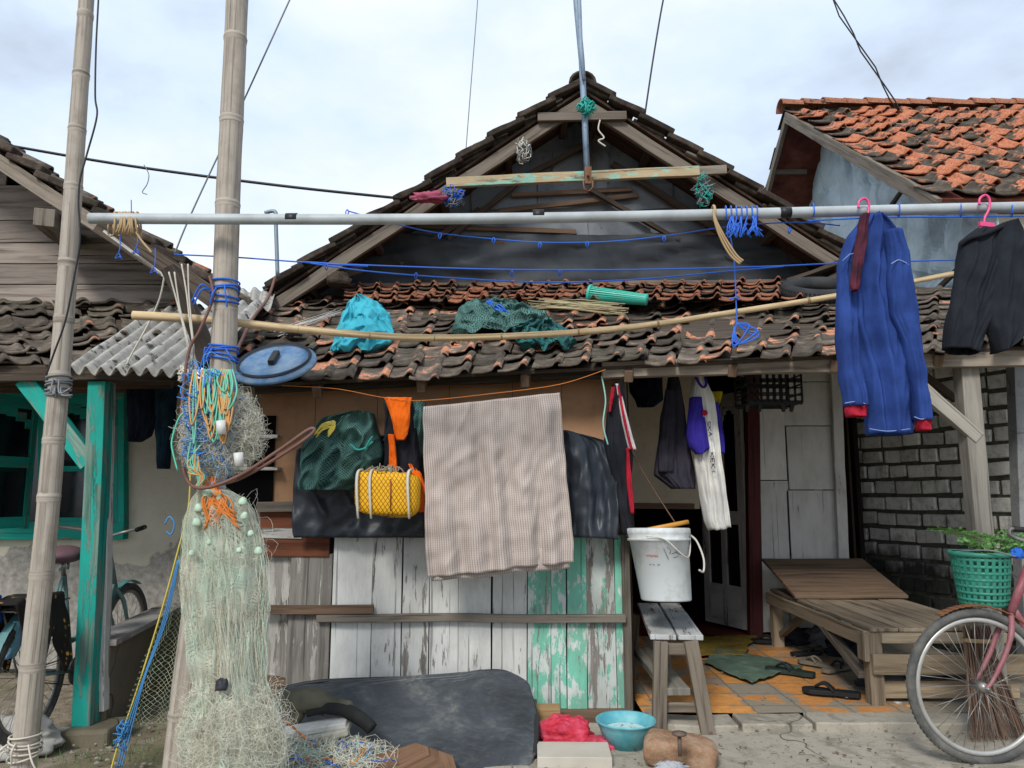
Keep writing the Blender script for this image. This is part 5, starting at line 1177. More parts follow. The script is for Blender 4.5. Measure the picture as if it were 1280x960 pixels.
# green net edge with blue and yellow rope
T=Thing('cast_net','olive diamond net edged with yellow and blue rope beside the mossy parapet','fishing net',P(190,930,3.5))
mb=MB(); mb.cloth([(640,234,242),(700,219,244),(780,196,238),(860,172,232),(905,158,228)],3.52,0,.03,2.5,5,closed=False,nu=40,nv=50,wr=.02); T.part('net',mb,netmat('olive_net','#9a9d80','#ffffff',60,True,.42,'#5a7a6a',.03))
mb=MB(); mb.tube(spline(PL([(238,560),(236,630),(222,690),(200,770),(172,860),(148,930),(138,965)],3.5),8),.004,6); T.part('yellow_rope',mb,C_YEL)
mb=MB()
for q in range(3): mb.tube(spline(PL([(222+q,700),(204+q*2,775),(180+q,845),(160+q*3,905),(146+q*3,960)],3.48),8),.0028,5)
mb.tube(spline(PL([(206,655),(212,646),(218,655),(214,668),(208,664)],3.5),5),.004,5)
for q in range(8): mb.tube(wander(P(153,918,3.48),(.03,.025,.07),10,.025),.003,4)
T.part('blue_rope',mb,plain('sky_blue_rope','#3f80b5',.7))
# ------------------------------------------------------------------ net heap, sheet and scraps on the ground
k=M('hdpe_sheet',.42,.45); o=k.coord('Object'); n1=k.noise(o,2.6,8,.65,.5); n2=k.noise(k.coord('Object',(3,3,14)),5,8,.75,1.0); n3=k.noise(o,26,6,.7)
n4=k.noise(k.coord('Object',(2,40,40)),2,5,.6,.3); c=k.mix(k.step(n1,.3,.7),S('#272a2e'),S('#50565c')); c=k.mix(k.math('MULTIPLY',k.step(n2,.5,.8),.35),c,S('#7d7f7c')); c=k.mix(k.math('MULTIPLY',k.math('MULTIPLY',k.step(n1,.54,.66),k.step(n3,.42,.7)),.6),c,S('#8e8a7b')); c=k.mix(k.math('MULTIPLY',k.step(n4,.66,.72),.3),c,S('#9a9a96'))
k.color(c); k.bump(k.math('ADD',n2,n3),.25,.006); HD=k.m
mb=MB()
def yz(y):   # leaning sheet: from the wall down to the ground
    t=(y-838)/(962-838); return lerp(4.5,3.74,t)
rws=[(838,600,628),(842,574,642),(847,500,652),(851,420,658),(858,365,662),(870,344,666),(890,338,670),(920,342,671),(945,350,668),(975,362,654)]
mb.cloth([(y,a,b,yz(y)) for y,a,b in rws],4.2,0,.01,1.2,3,closed=False,nu=90,nv=50,wr=.012); RS=Thing('rubber_sheet','large scuffed black plastic sheet leaning against the foot of the plank wall','sheet',G(500,960,0)); RS.part('sheet',mb,HD,mods=(('solid',.012),))
mb=MB(); mb.tube(spline([P(348,862,4.38),P(400,852,4.44),P(500,848,4.47),P(570,846,4.48),P(600,840,4.5),P(630,840,4.5),P(652,852,4.42),P(664,872,4.33),P(671,905,4.08),P(668,945,3.84)],8),.012,8); 
RS.part('rim',mb,plain('rim_black','#2b2d2f',.5,.4))
BOOT=fabric('muddy_canvas','#6b6857','#45443a')
mb=MB(); mb.tube(spline([P(352,880,3.98),P(380,876,3.96),P(412,880,3.94),(P(440,886,3.92))],6),[.05]*6+[.055]*6+[.035]*6+[.02],14,rough=.35); mb.tube(spline([P(352,874,3.99),P(372,890,3.96),P(366,905,3.93)],6),[.05,.05,.05,.045,.045,.04,.04,.04,.035,.03,.03,.025,.02],12,rough=.3); 
solo('muddy_sack',mb,BOOT,'rolled muddy olive sack lying on the black plastic sheet','sack')
mb=MB(); mb.tube(spline([P(384,892,3.9),P(410,886,3.9),P(436,890,3.88),P(456,902,3.84),(P(466,912,3.82))],6),[.018]*6+[.026]*6+[.032]*6+[.03]*6+[.012],12,rough=.3); solo('black_sack',mb,fabric('black_sack','#2e2f2e','#222423'),'folded black rubber scrap in front of the muddy sack','scrap')
FOAM=plain('white_foam','#cfcdc6',.8,.2,dirt='#8a857a',da=.5,sc=12)
mb=MB(); mb.bar(P(352,917,3.83),P(434,902,3.86),.13,.028,seg=6,warp=.004); solo('foam_slab',mb,FOAM,'upper white foam slab lying tilted beside the net heap','foam slab',mods=(('bevel',.006),))
mb=MB(); mb.bar(P(362,928,3.80),P(437,910,3.83),.15,.03,seg=6,warp=.004); solo('foam_slab',mb,plain('dirty_foam','#b5b1a4',.8,.2,dirt='#6f6a5d',da=.5,sc=12),'lower dirty foam slab under the white one beside the net heap','foam slab',mods=(('bevel',.006),))
T=Thing('net_heap','low heap of tangled pale net with blue and orange bits on the ground','fishing net',G(395,950,0))
mb=MB(); mb.blob(G(398,950,.0),(.34,.16,.09),.25,3,5,50,24,flat=-.1,ridg=.1); T.part('mass',mb,netmat('heap_net','#a9a48c','#57564a',30,False,.30,'#8d9c88',.2))
for nm,m_,cnt,r_ in (('pale_threads',THR[0],240,.0018),('green_threads',THR[1],90,.0022),('tan_threads',THR[2],60,.002),('blue_threads',C_BLUE,12,.004),('orange_threads',C_OR,8,.005)):
    mb=MB()
    for k_ in range(cnt): mb.tube(wander(G(398+rr(-25,25),948,.07)+Vector((0,0,0)),(.36,.2,.07),16,.045),r_*.6,4 if r_>.0021 else 3,cap=False)
    T.part(nm,mb,m_)
mb=MB(); mb.tube(spline([P(354,898,3.74),P(372,914,3.72),P(388,934,3.7),P(372,950,3.7),P(352,960,3.7)],5),.005,5); T.part('orange_cord',mb,C_OR)
mb=MB(); q0=G(470,962,.03); vs_l=[G(462,952,.045),G(520,934,.05),G(566,950,.05),G(576,985,.03),G(480,992,.02)]
up_=[v+Vector((0,0,.022)) for v in vs_l]; mb.add(vs_l+up_,[(4,3,2,1,0),(5,6,7,8,9)]+[(i,(i+1)%5,5+(i+1)%5,5+i) for i in range(5)],{i:[(0,0),(.3,0),(.3,.2),(0,.2),(0,.1)][:5 if i<2 else 4] for i in range(7)})
solo('plywood_scrap',mb,wood('ply_scrap',light='#8a6a52',dark='#5c4636'),'brown broken plywood scrap lying on the front edge of the black sheet','board',mods=BV)
mb=MB(); a=G(672,952,.02); b=G(764,952,.02); mb.bar((a.x,3.84,.035),(b.x,3.83,.035),.22,.05,seg=4,warp=.002); solo('white_board',mb,plain('cream_tile','#b9b3a6',.7,.3,dirt='#8a8375',da=.4,sc=4),'flat pale board lying in front of the red plastic bag','board',mods=(('bevel',.003),))
def bagmat():
    k=M('red_plastic_film',.3,.5); o=k.coord('Object'); n1=k.noise(o,9,6,.65,.6); k.color(k.mix(k.step(n1,.4,.65),S('#c22038'),S('#d8506a'))); k.b.inputs['Alpha'].default_value=.92
    k.bump(k.noise(o,22,8,.7,1.0),.9,.02); return k.m
T=Thing('red_plastic_bag','crumpled red plastic bag lying between the black sheet and the blue basin','bag',G(720,935,0)); RB=bagmat()
mb=MB(); mb.blob(P(706,917,4.12),(.15,.08,.085),.28,1.5,3,60,36,ridg=.05,rot=-.3); mb.blob(P(742,935,4.02),(.11,.08,.05),.28,1.5,8,50,30,ridg=.05); mb.blob(P(690,938,3.98),(.09,.07,.05),.28,1.5,14,50,30,ridg=.05); T.part('film',mb,RB)
# dusty brick piece behind bag
mb=MB(); mb.bar(G(664,905,.05)+Vector((0,.15,0)),G(702,905,.05)+Vector((0,.15,0)),.12,.10,warp=.006); solo('wood_block',mb,wood('raw_block',light='#a98a62',dark='#6c5438'),'raw yellowish wood block under the peeling green wall','block',mods=BV)
T=Thing('blue_basin','chipped turquoise plastic basin with paint stains standing on the ground','basin',G(783,930,0)); cb_=G(783,934,0)
mb=MB(); mb.lathe(cb_,[(0,.005),(.095,.005),(.10,.02),(.13,.10),(.145,.135),(.153,.138),(.155,.13),(.148,.124),(.135,.098),(.106,.012),(.0,.0)][::-1],40,wob=.03); k=M('basin_plastic',.5,.4); o=k.coord('Object'); n1=k.noise(o,8,8,.7); c=k.mix(k.step(n1,.4,.7),S('#4a98a5'),S('#7fb5b8')); z=k.sep(o)[2]; k.color(c); T.part('bowl',mb,k.m)
mb=MB(); mb.lathe(cb_+Vector((0,0,.082)),[(0,0),(.118,.002)],30,wob=.05); T.part('dried_paint',mb,sheetmat('dried_paint','#8fb5b8','#bcd0cf','#1c4a58',.56,.5,0,14))
mb=MB(); sc0=G(850,940,.065)
def stf(u,v):
    a=u*2*math.pi; b=(v-.5)*math.pi; q=lambda t,e: math.copysign(abs(t)**e,t); d_=Vector((q(math.cos(a),.45)*q(math.cos(b),.4)*.165,q(math.sin(a),.45)*q(math.cos(b),.4)*.105,q(math.sin(b),.4)*.07))
    d_*=1+.12*nz(d_,9,3)+.06*nz(d_,22,1); return sc0+Vector((d_.x+.25*d_.y,d_.y-.2*d_.x,d_.z-.10*d_.x))
mb.grid(stf,64,34,1,.4); 
k=M('brown_stone',.9,.2); o=k.coord('Object'); n1=k.noise(o,6,8,.7); k.color(k.ramp(n1,[(.3,S('#5c4636')),(.5,S('#8f7057')),(.7,S('#b09a84'))])); k.bump(k.noise(o,18,8,.7),.7,.02)
T=Thing('anvil_stone','rough brown stone block with a rusty bolt standing in it','stone',G(850,945,0)); T.part('stone',mb,k.m); mb=MB(); q=G(850,945,.13); mb.tube([q,q+Vector((0,0,.09))],.009,8); mb.lathe(q+Vector((0,0,.09)),[(0,-.002),(.032,0),(.034,.008),(0,.014)],16,(.1,0,1)); T.part('bolt',mb,plain('rusty_bolt','#6b5a50',.7,.4,metal=.4))
mb=MB(); mb.blob(G(838,962,.03),(.07,.04,.03),.4,4,4,30,20,ridg=.2); solo('plastic_film',mb,sheer('clear_film','#b9bcc0','#8d9094'),'small clear plastic wrapper on the concrete below the brown stone','wrapper')
# ------------------------------------------------------------------ bucket
T=Thing('white_bucket','dirty white paint bucket with a tilted orange lid hanging above the small bench','bucket',P(824,752,4.4))
ax=Vector((-.09,.06,1)).normalized(); cb_=P(833,750,4.42)
mb=MB(); mb.lathe(cb_,[(0,.0),(.138,.0),(.142,.008),(.168,.33),(.180,.333),(.182,.345),(.172,.35),(.185,.372),(.186,.40),(.178,.405),(.17,.39),(.165,.34),(.138,.01),(0,.008)],48,ax)
k=M('bucket_plastic',.5,.4); o=k.coord('Object'); n1=k.noise(o,6,8,.7); n2=k.noise(o,30,5,.7); k.color(k.mix(k.math('MULTIPLY',k.step(k.math('ADD',n1,k.math('MULTIPLY',k.sep(o)[2],.35)),.56,.72),.55),S('#ccd2d3'),S('#9a978e'))); T.part('pail',mb,k.m)
mb=MB(); mb.lathe(cb_+ax*.405+Vector((.012,0,.004)),[(0,.01),(.165,.012),(.172,.008),(.172,-.012),(0,-.01)],40,(ax+Vector((-.10,.02,0))).normalized()); T.part('lid',mb,plain('orange_lid','#c98a34',.5,.4,dirt='#8d6a3c'))
mb=MB(); mb.tube(spline([cb_+ax*.365+Vector((.185,0,0)),cb_+ax*.33+Vector((.21,-.04,0)),cb_+ax*.24+Vector((.225,-.08,0)),cb_+ax*.17+Vector((.21,-.1,0)),cb_+ax*.18+Vector((.18,-.13,0))],6),.006,6)
mb.tube(spline([cb_+ax*.365+Vector((.185,0,0)),cb_+ax*.25+Vector((.12,-.15,0)),cb_+ax*.33+Vector((.0,-.19,.02)),cb_+ax*.37+Vector((-.1,-.17,0))],6),.004,6); T.part('handle',mb,plain('handle_wire','#c3bfb4',.5))
mb=MB(); F_=cb_+Vector((0,0,0))
def on(x,z): r_=lerp(.142,.168,z/.33)+.0015; a_=x/r_; return cb_+ax*z+Vector((math.sin(a_)*r_,-math.cos(a_)*r_,0))
for i in range(5): x=-.115+i*.014; mb.tube([on(x,.262),on(x+.010,.258+.003*(i%2)),on(x+.012,.252)],.0022,4)
T.part('red_print',mb,plain('red_print_ink','#c0503a',.7,bump=0)); mb=MB()
for pts in ([(-.01,.30),(.0,.27),(.01,.24)],[(.01,.31),(.03,.29),(.02,.27)],[(.03,.27),(.06,.28),(.09,.265)],[(.04,.25),(.07,.255)],[(-.10,.21),(-.09,.21)],[(-.08,.213),(-.07,.208)],[(-.055,.21),(-.04,.212)],[(.06,.30),(.07,.28),(.08,.30)]): mb.tube([on(*p) for p in pts],.0018,4)
T.part('scribbles',mb,plain('faded_ink','#5f646a',.8,bump=0))
cord('bucket_cord',[(752,470,4.4),(757,500,4.4),(754,530,4.4),(760,556,4.4)],4.4,.005,plain('aqua_cord','#8fc4bc',.6),'knotted pale aqua cord hanging at the left of the striped jacket','cord')
cord('hanging_line',[(788,562,4.5),(812,604,4.5),(845,655,4.5)],4.5,.004,plain('brown_string','#6a5242',.8),'brown string slanting down to the lid of the white bucket','string')
# ------------------------------------------------------------------ small bench
T=Thing('small_bench','narrow two plank bench with flaking white paint under the bucket','bench',G(845,900,0))
zb_=.49
def gp(px,py): return G(px,py,zb_)
mb=MB()
for (x0,x1,xb0,xb1) in ((813,845,797,822),(848,879,824,850)):
    a=gp((x0+x1)/2,797); b=gp((xb0+xb1)/2,756); w_=(gp(x1,797)-gp(x0,797)).length; mb.bar(a,b,w_,.028,warp=.003)
each(T,'seat_plank',mb,wood('bench_top',light='#958e84',dark='#554e46',paint='#b9bcbb',thr=.40,dirt=.3),mods=BV)
f1=gp(829,800);f2=gp(863,800); mb=MB(); bw=wood('bench_leg',light='#857a6d',dark='#4a4238')
for q,xo in ((f1,-.03),(f2,.06)):
    for yo in (.05,.95): mb.bar(Vector((q.x+xo*1.3,q.y+yo-(.06 if yo<.5 else -.06),-.01)),Vector((q.x+xo*.2,q.y+yo,zb_-.015)),.075,.045,up=(0,1,0),warp=.002)
each(T,'leg',mb,bw,mods=BV)
mb=MB(); mb.bar(Vector((f1.x-.02,f1.y+.07,zb_-.06)),Vector((f2.x+.03,f1.y+.07,zb_-.06)),.03,.06); mb.bar(Vector((f1.x-.04,f1.y+.05,.13)),Vector((f2.x+.05,f1.y+.05,.13)),.03,.05); each(T,'rail',mb,bw,mods=BV)
mb=MB(); mb.bar(Vector((f1.x+.07,f1.y+.0,.22)),Vector((f1.x+.05,f1.y+.98,.24)),.14,.04,warp=.003); T.part('stretcher',mb,wood('bench_shelf',light='#8d8a80',dark='#5a564c'),mods=BV)
# ------------------------------------------------------------------ plank bed
T=Thing('plank_bed','low weathered plank bed with a tilted head board beside the block wall','bed',G(1130,890,0))
zt=.48; y0=4.62; y1=6.35; x0=P(1086,790,y0).x; x1=x0+.80
mb=MB(); ws=[.17,.24,.18,.20]; x=x0
for w_ in ws: mb.bar((x+w_/2,y0-.02,zt+rr(-.003,.003)),(x+w_/2+rr(-.01,.01),y1,zt+rr(0,.01)),w_-.006,.022,warp=.004); x+=w_
each(T,'bed_plank',mb,W_BED,mods=BV)
mb=MB(); hx=x0-.02; hbz=[(y1-.62,zt+.03),(y1+.10,zt+.24)]
for i in range(3):
    t0=i/3; t1=(i+1)/3; m0=(t0+t1)/2; yy=lerp(hbz[0][0],hbz[1][0],m0); zz=lerp(hbz[0][1],hbz[1][1],m0); mb.bar((hx,yy,zz),(x1+.02,yy,zz),.245,.025,up=(0,-.27,.96),warp=.004)
T.part('head_board',mb,wood('head_board',light='#9a8068',dark='#54443a',dirt=.5),mods=BV)
mb=MB()
for (x,y) in ((x0+.03,y0+.03),(x1-.03,y0+.03),(x0+.03,y1-.05),(x1-.03,y1-.05)):
    mb.bar((x,y,-.01 if y<5 else .04),(x,y,zt-.012),.085,.075,up=(0,1,0),warp=.003)
each(T,'leg',mb,W_BED,mods=BV)
mb=MB(); mb.bar((x0-.03,y0+.02,.30),(x0-.03,y0+.02,.46),.10,.03,up=(1,0,0)); mb.bar((x0-.02,y0,zt-.055),(x0-.02,y1,zt-.055),.03,.09,warp=.003); mb.bar((x1+.0,y0,zt-.055),(x1,y1,zt-.055),.03,.09); mb.bar((x0+.06,y0-.02,zt-.045),(x1,y0-.02,zt-.045),.03,.06,warp=.003)
each(T,'rail',mb,W_BED,mods=BV)
mb=MB(); mb.bar((x0+.0,y0-.02,.285),(x1+.15,y0-.02,.285),.03,.115,warp=.004); mb.bar((x0+.05,y0+.07,.125),(x1+.10,y0+.07,.125),.035,.10,warp=.004); each(T,'front_slat',mb,wood('front_slat',light='#a8967c',dark='#665848'),mods=BV)
mb=MB(); mb.bar((x0-.01,y0+.08,.20),(x0-.0,y0+.82,zt-.03),.045,.06,up=(1,0,0),warp=.004); mb.bar((x0+.05,y1-.1,.15),(x0+.05,y1-.7,zt-.05),.04,.05,up=(1,0,0)); each(T,'brace',mb,W_GREY,mods=BV)
# sandals and rags
def sandal(x,y,rot,mat,smat,label,s=1.0,name='sandal'):
    c=G(x,y,.062); T=Thing(name,label,'sandal',c,'sandals left by the plank bed'); cr,sr=math.cos(rot),math.sin(rot)
    def w(a,b,z=0): return c+Vector((a*cr-b*sr,a*sr+b*cr,z))*s
    mb=MB(); o_=[(-.13,0),(-.125,.03),(-.08,.038),(-.02,.030),(.05,.042),(.10,.045),(.13,.025),(.138,0),(.13,-.022),(.10,-.042),(.05,-.040),(-.02,-.030),(-.08,-.036),(-.125,-.028)]
    n_=len(o_); vs=[w(a,b,0) for a,b in o_]+[w(a,b,.022) for a,b in o_]; mb.add(vs,[tuple(range(n_-1,-1,-1)),tuple(range(n_,2*n_))]+[(i,(i+1)%n_,n_+(i+1)%n_,n_+i) for i in range(n_)]); T.part('sole',mb,mat,mods=(('bevel',.004),))
    mb=MB(); mb.tube(spline([w(-.01,.034,.02),w(.03,.02,.05),w(.075,0,.03)],5),.008,6); mb.tube(spline([w(-.01,-.034,.02),w(.03,-.02,.05),w(.075,0,.03)],5),.008,6); T.part('strap',mb,smat)
SB=plain('black_rubber','#1d1f21',.7,.3); SG=plain('dark_green_rubber','#26332e',.7,.3); SK=plain('khaki_rubber','#7d766a',.8,.2)
sandal(988,842,2.5,SG,SB,'dark green sandal lying on the green rug edge',1.25); sandal(1040,868,2.7,SB,SB,'black sandal nearest the plank bed leg',1.25); sandal(1022,832,2.2,SK,SK,'khaki sandal behind the black one',1.1); sandal(1046,838,.6,SK,SB,'khaki sandal with a black strap under the bed brace',1.1); sandal(965,804,2.8,SB,SB,'black shoe against the white back wall',1.2); sandal(1008,818,.3,SB,SG,'black sandal in the shade under the bed',1.0)
for i,(x,y,r_,m_,lb) in enumerate(((1000,798,(.16,.10,.07),'#2b3238','dark crumpled rag in the shade under the far end of the bed'),(1030,800,(.14,.10,.10),'#737578','grey crumpled bag under the middle of the bed'),(1062,812,(.16,.12,.09),'#30343a','black crumpled bag under the bed behind the brace'),(1120,850,(.20,.12,.12),'#3a4046','dark bundle behind the front slats of the bed'),(1175,845,(.18,.12,.10),'#4a4038','brown bundle under the right half of the bed'))):
    mb=MB(); mb.blob(G(x,y,.09),r_,.3,2.5,i*7,36,22,flat=-.6,ridg=.25); solo('crumpled_bag',mb,fabric('bag_'+'abcdefgh'[i],m_),lb,'bag',group='bags stuffed under the plank bed')
for i,(x,y,c_,lb) in enumerate(((1120,882,'#b8b8b4','small white plastic cup on the ground under the front slat'),(1134,886,'#c08a3c','small orange bottle cap end under the front slat'))):
    mb=MB(); a=G(x,y,.03); mb.lathe(a,[(0,-.03),(.022,-.03),(.026,.03),(.02,.032),(0,.02)],16,(.4,-1,.1)); solo('plastic_cup' if i==0 else 'bottle_cap',mb,plain('cup_'+'ab'[i],c_,.5),lb,'cup' if i==0 else 'cap')
# rugs
def rug(name,cs,mat,label,seed):
    A_,B_,C_,D_=[G(x,y,.058) for x,y in cs]; mb=MB()
    def fn(u,v):
        p=lerp(lerp(A_,B_,u),lerp(D_,C_,u),v); p=p+Vector((.04*nz((u*3,v*3,seed)),.03*nz((u*3,v*3,seed+5)),0)); p.z+=.012+.035*max(0,.35-abs(nz((u*2.2+seed,v*3.5,seed))))*.8+.008*nz((p.x*14,p.y*14,1)); return p
    mb.grid(fn,60,40,1,.6); solo(name,mb,mat,label,'rug',mods=(('solid',.006),))
rug('floor_rag',[(878,830),(940,856),(1004,836),(900,812)],fabric('green_rug','#5c6f62','#44564b'),'crumpled grey green cloth rug spread on the orange tiles',3)
rug('floor_rag',[(862,822),(930,822),(946,797),(868,797)],fabric('yellow_rug','#7d6a30','#56481f'),'mustard patterned rug before the open door',9)
# ------------------------------------------------------------------ bicycles
def bicycle(label,wf,head,R_,frame_m,fend_m,near_m,wheelcol,front_only=False,guard=None):
    """wf = ground contact of rear wheel; head = heading angle of travel; local x forward"""
    T=Thing('bicycle',label,'bicycle',wf); ch,sh=math.cos(head),math.sin(head)
    def L(x,y,z): return wf+Vector((x*ch-y*sh,x*sh+y*ch,z))
    ydir=Vector((-sh,ch,0)); RUB=plain('tyre_black','#464747',.85,.25,dirt='#858178',da=.6); RIM=plain('alloy_rim',wheelcol,.4,.5,metal=.4,dirt='#77736c'); SPK=plain('spoke_steel','#8d8b88',.4,.5,metal=.6)
    wb=1.08
    for xc in (0,wb):
        c=L(xc,0,R_); w_=MB(); w_.tube([c+(L(math.cos(t),0,math.sin(t))-wf)*(R_-.021) for t in [2*math.pi*i/56 for i in range(56)]],.021,10,closed=True)
        wh=T.part('wheel',w_,RUB)
        m=MB(); m.tube([c+(L(math.cos(t),0,math.sin(t))-wf)*(R_-.052) for t in [2*math.pi*i/56 for i in range(56)]],.013,8,closed=True); T.part('rim',m,RIM,parent=wh)
        m=MB()
        for i in range(90):
            t=2*math.pi*i/90; d_=(L(math.cos(t),0,math.sin(t))-wf); 
            for s_ in (-1,1): m.bar(c+d_*(R_-.004)+ydir*s_*.011-(L(-math.sin(t),0,math.cos(t))-wf)*0,c+d_*(R_-.006)+ydir*s_*.002,.010,.007,up=d_)
        T.part('tread',m,RUB,parent=wh)
        m=MB()
        for i in range(36):
            t=2*math.pi*i/36; t2=t+(.35 if i%4<2 else -.35); s_=-1 if i%2 else 1
            m.tube([c+(L(math.cos(t2),0,math.sin(t2))-wf)*.03+ydir*s_*.03,c+(L(math.cos(t),0,math.sin(t))-wf)*(R_-.06)],.0016,4)
        T.part('spokes',m,SPK,parent=wh)
        m=MB(); m.tube([c-ydir*.045,c+ydir*.045],.022,10); m.tube([c-ydir*.07,c+ydir*.07],.006,6); T.part('hub',m,SPK,parent=wh)
        m=MB()
        t0,t1=(RD(35),RD(170)) if xc else (RD(20),RD(190))
        if xc: t0,t1=RD(62),RD(150)
        n_=18
        for i in range(n_):
            a=lerp(t0,t1,i/n_);b=lerp(t0,t1,(i+1)/n_); m.bar(c+(L(math.cos(a),0,math.sin(a))-wf)*(R_+.018),c+(L(math.cos(b),0,math.sin(b))-wf)*(R_+.014),.042,.005,up=(L(math.cos(a),0,math.sin(a))-wf))
        T.part('fender',m,fend_m)
    hz=R_+.46; f=MB(); r_=.015
    hd0=L(wb-.30,0,hz+.10); hd1=L(wb-.19,0,hz-.12); bb=L(.42,0,.27); st=L(.26,0,hz+.02)
    f.tube([hd0,hd1],.021,10); f.tube(spline([lerp(hd0,hd1,.35),L(.62,0,.50),lerp(bb,st,.30)],6),r_*1.1,10); f.tube(spline([lerp(hd0,hd1,.9),L(.66,0,.38),bb],6),r_*1.2,10); f.tube([bb,st],r_,10)
    for s_ in (-1,1): f.tube([bb+ydir*.03*s_,L(0,.06*s_,R_)],.009,8); f.tube([st,L(0,.06*s_,R_)],.008,8)
    fr=T.part('frame',f,frame_m)
    f=MB()
    for s_ in (-1,1): f.tube(spline([hd1,L(wb-.15,.045*s_,R_+.25),L(wb-.10,.05*s_,R_+.14),L(wb-.03,.05*s_,R_+.03),L(wb,.05*s_,R_)],6),[.014]*8+[.012]*8+[.009]*9,8)
    T.part('fork',f,frame_m)
    f=MB(); f.tube([hd0,L(wb-.36,0,hz+.22)],.011,8)
    f.tube(spline([L(wb-.54,.28,hz+.26),L(wb-.42,.26,hz+.27),L(wb-.32,.12,hz+.24),L(wb-.36,0,hz+.21),L(wb-.32,-.12,hz+.24),L(wb-.42,-.26,hz+.27),L(wb-.54,-.28,hz+.26)],6),.010,8); T.part('handlebar',f,SPK)
    f=MB()
    for s_ in (-1,1): f.tube([L(wb-.57,.28*s_,hz+.26),L(wb-.44,.27*s_,hz+.27)],.015,8)
    each(T,'grip',f,plain('black_grip','#1c1c1d',.7))
    f=MB(); f.tube([st,L(.24,0,hz+.10)],.012,8); 
    def sd(u,v):
        a=u*2*math.pi; b=(v-.5)*math.pi; x=math.cos(a)*math.cos(b); y=math.sin(a)*math.cos(b); wd=.10*(1-.55*max(0,x)) ; return L(.22+x*.17,y*wd*1.25,hz+.14+math.sin(b)*.05)
    f2=MB(); f2.grid(sd,28,14,.5,.2); sa=T.part('saddle',f2,near_m); 
    for s_ in (-1,1):
        for q in range(3): f.tube([L(.12+q*.04,.05*s_,hz+.06+.0*q),L(.12+q*.04,.05*s_,hz+.10)],.008,6)
    T.part('seat_post',f,SPK)
    f=MB(); 
    for s_ in (-1,1): f.tube([L(.22,.06*s_,R_+.36),L(-.28,.06*s_,R_+.36)],.006,6); f.tube([L(-.18,.06*s_,R_+.36),L(0,.06*s_,R_)],.006,6)
    for q in range(5): f.tube([L(-.25+q*.1,-.06,R_+.36),L(-.25+q*.1,.06,R_+.36)],.005,6)
    T.part('carrier',f,SPK)
    f=MB(); f.lathe(bb-ydir*.03,[(0,-.004),(.08,-.004),(.08,.004),(0,.004)],28,ydir); f.tube([bb-ydir*.05,L(.40,-.06,.11)],.010,6); f.bar(L(.36,-.10,.11),L(.46,-.10,.11),.07,.02); f.tube([bb+ydir*.05,L(.44,.06,.43)],.010,6); f.bar(L(.40,.10,.43),L(.49,.10,.43),.07,.02)
    f.tube([bb+Vector((0,0,.08)),L(0,-.03,R_+.035)],.004,5); f.tube([bb-Vector((0,0,.08)),L(0,-.03,R_-.035)],.004,5); T.part('crank',f,SPK)
    return T,L
PINKB=plain('faded_red_frame','#84444f',.5,.4,dirt='#8f7a78',da=.6,sc=14); RUST=plain('rusty_fender','#7d5034',.8,.3,dirt='#4f3020')
cf_=P(1224,858,3.80); cf_.z=0; wf=cf_+Vector((1.08,.06,0)); hd=math.atan2(cf_.y-wf.y,cf_.x-wf.x)
BK,BL=bicycle('faded red bicycle with a rusty fender standing at the right edge',wf,hd,.362,PINKB,RUST,plain('black_saddle','#222224',.5),'#b0afab')
cg=Vector((-2.52,4.10,0))
TG=plain('grey_teal_frame','#6c8783',.5,.4,dirt='#4c5a56',da=.5,sc=12)
BK2,BL2=bicycle('old grey green bicycle parked behind the slender bamboo pole with a cloth on its carrier',cg,RD(93),.34,TG,plain('teal_fender','#4f7f80',.5,.4,dirt='#3a4a48'),plain('mauve_saddle','#6a4f55',.6,.3),'#7d7a76')
# cloth and bag on the left bike
mb=MB()
def cl(u,v):
    a=(u-.5)*2; b=v; p=BL2(-.12+.36*(v-.5)*1.1+.03*math.sin(u*9),a*.22*1.0,.74); d_=abs(a); p.z=.76-.03*d_-max(0,d_-.35)*.42*(1+.4*math.sin(v*9)); p+=(BL2(0,a*-.10*max(0,d_-.35),0)-cg); p+=Vector((nz(p,9)*.03,nz(p,8,3)*.03,nz(p,7,6)*.03)); return p
mb.grid(cl,50,40,.8,.5)
k=M('batik_cloth',.9,.15); o=k.coord('Object'); vo=k.n('ShaderNodeTexVoronoi'); vo.inputs['Scale'].default_value=24; k.t.links.new(o,vo.inputs['Vector']); nn=k.noise(o,5,4); m_=k.math('MULTIPLY',k.step(vo.outputs['Distance'],.30,.22),k.step(nn,.48,.56)); k.color(k.mix(m_,S('#25211f'),S('#b58a3c'))); 
solo('batik_cloth',mb,k.m,'black cloth with gold motifs draped over the rear carrier of the old bicycle','cloth',mods=(('solid',.006),))
mb=MB(); mb.blob(BL2(-.27,.14,.70),(.10,.08,.13),.3,2.5,5,30,20,ridg=.2); solo('blue_bag',mb,fabric('blue_bag','#2a5db5','#1d4488'),'blue cloth bag tucked behind the slender bamboo pole on the bicycle carrier','bag')
mb=MB(); mb.cloth([(775,14,30),(790,11,29),(810,8,24),(822,8,16)],3.95,.03,.01,2,3,wr=.012,nu=24); solo('printed_bag',mb,fabric('aqua_bag','#7fc4c8','#6a76b8'),'small aqua and violet plastic bag hanging at the far left behind the bamboo','bag')
mb=MB(); mb.tube(spline([BL2(.98,-.1,.86),BL2(1.1,-.05,.98),BL2(1.15,.0,.75),BL2(1.1,0,.6)],5),.004,5); 
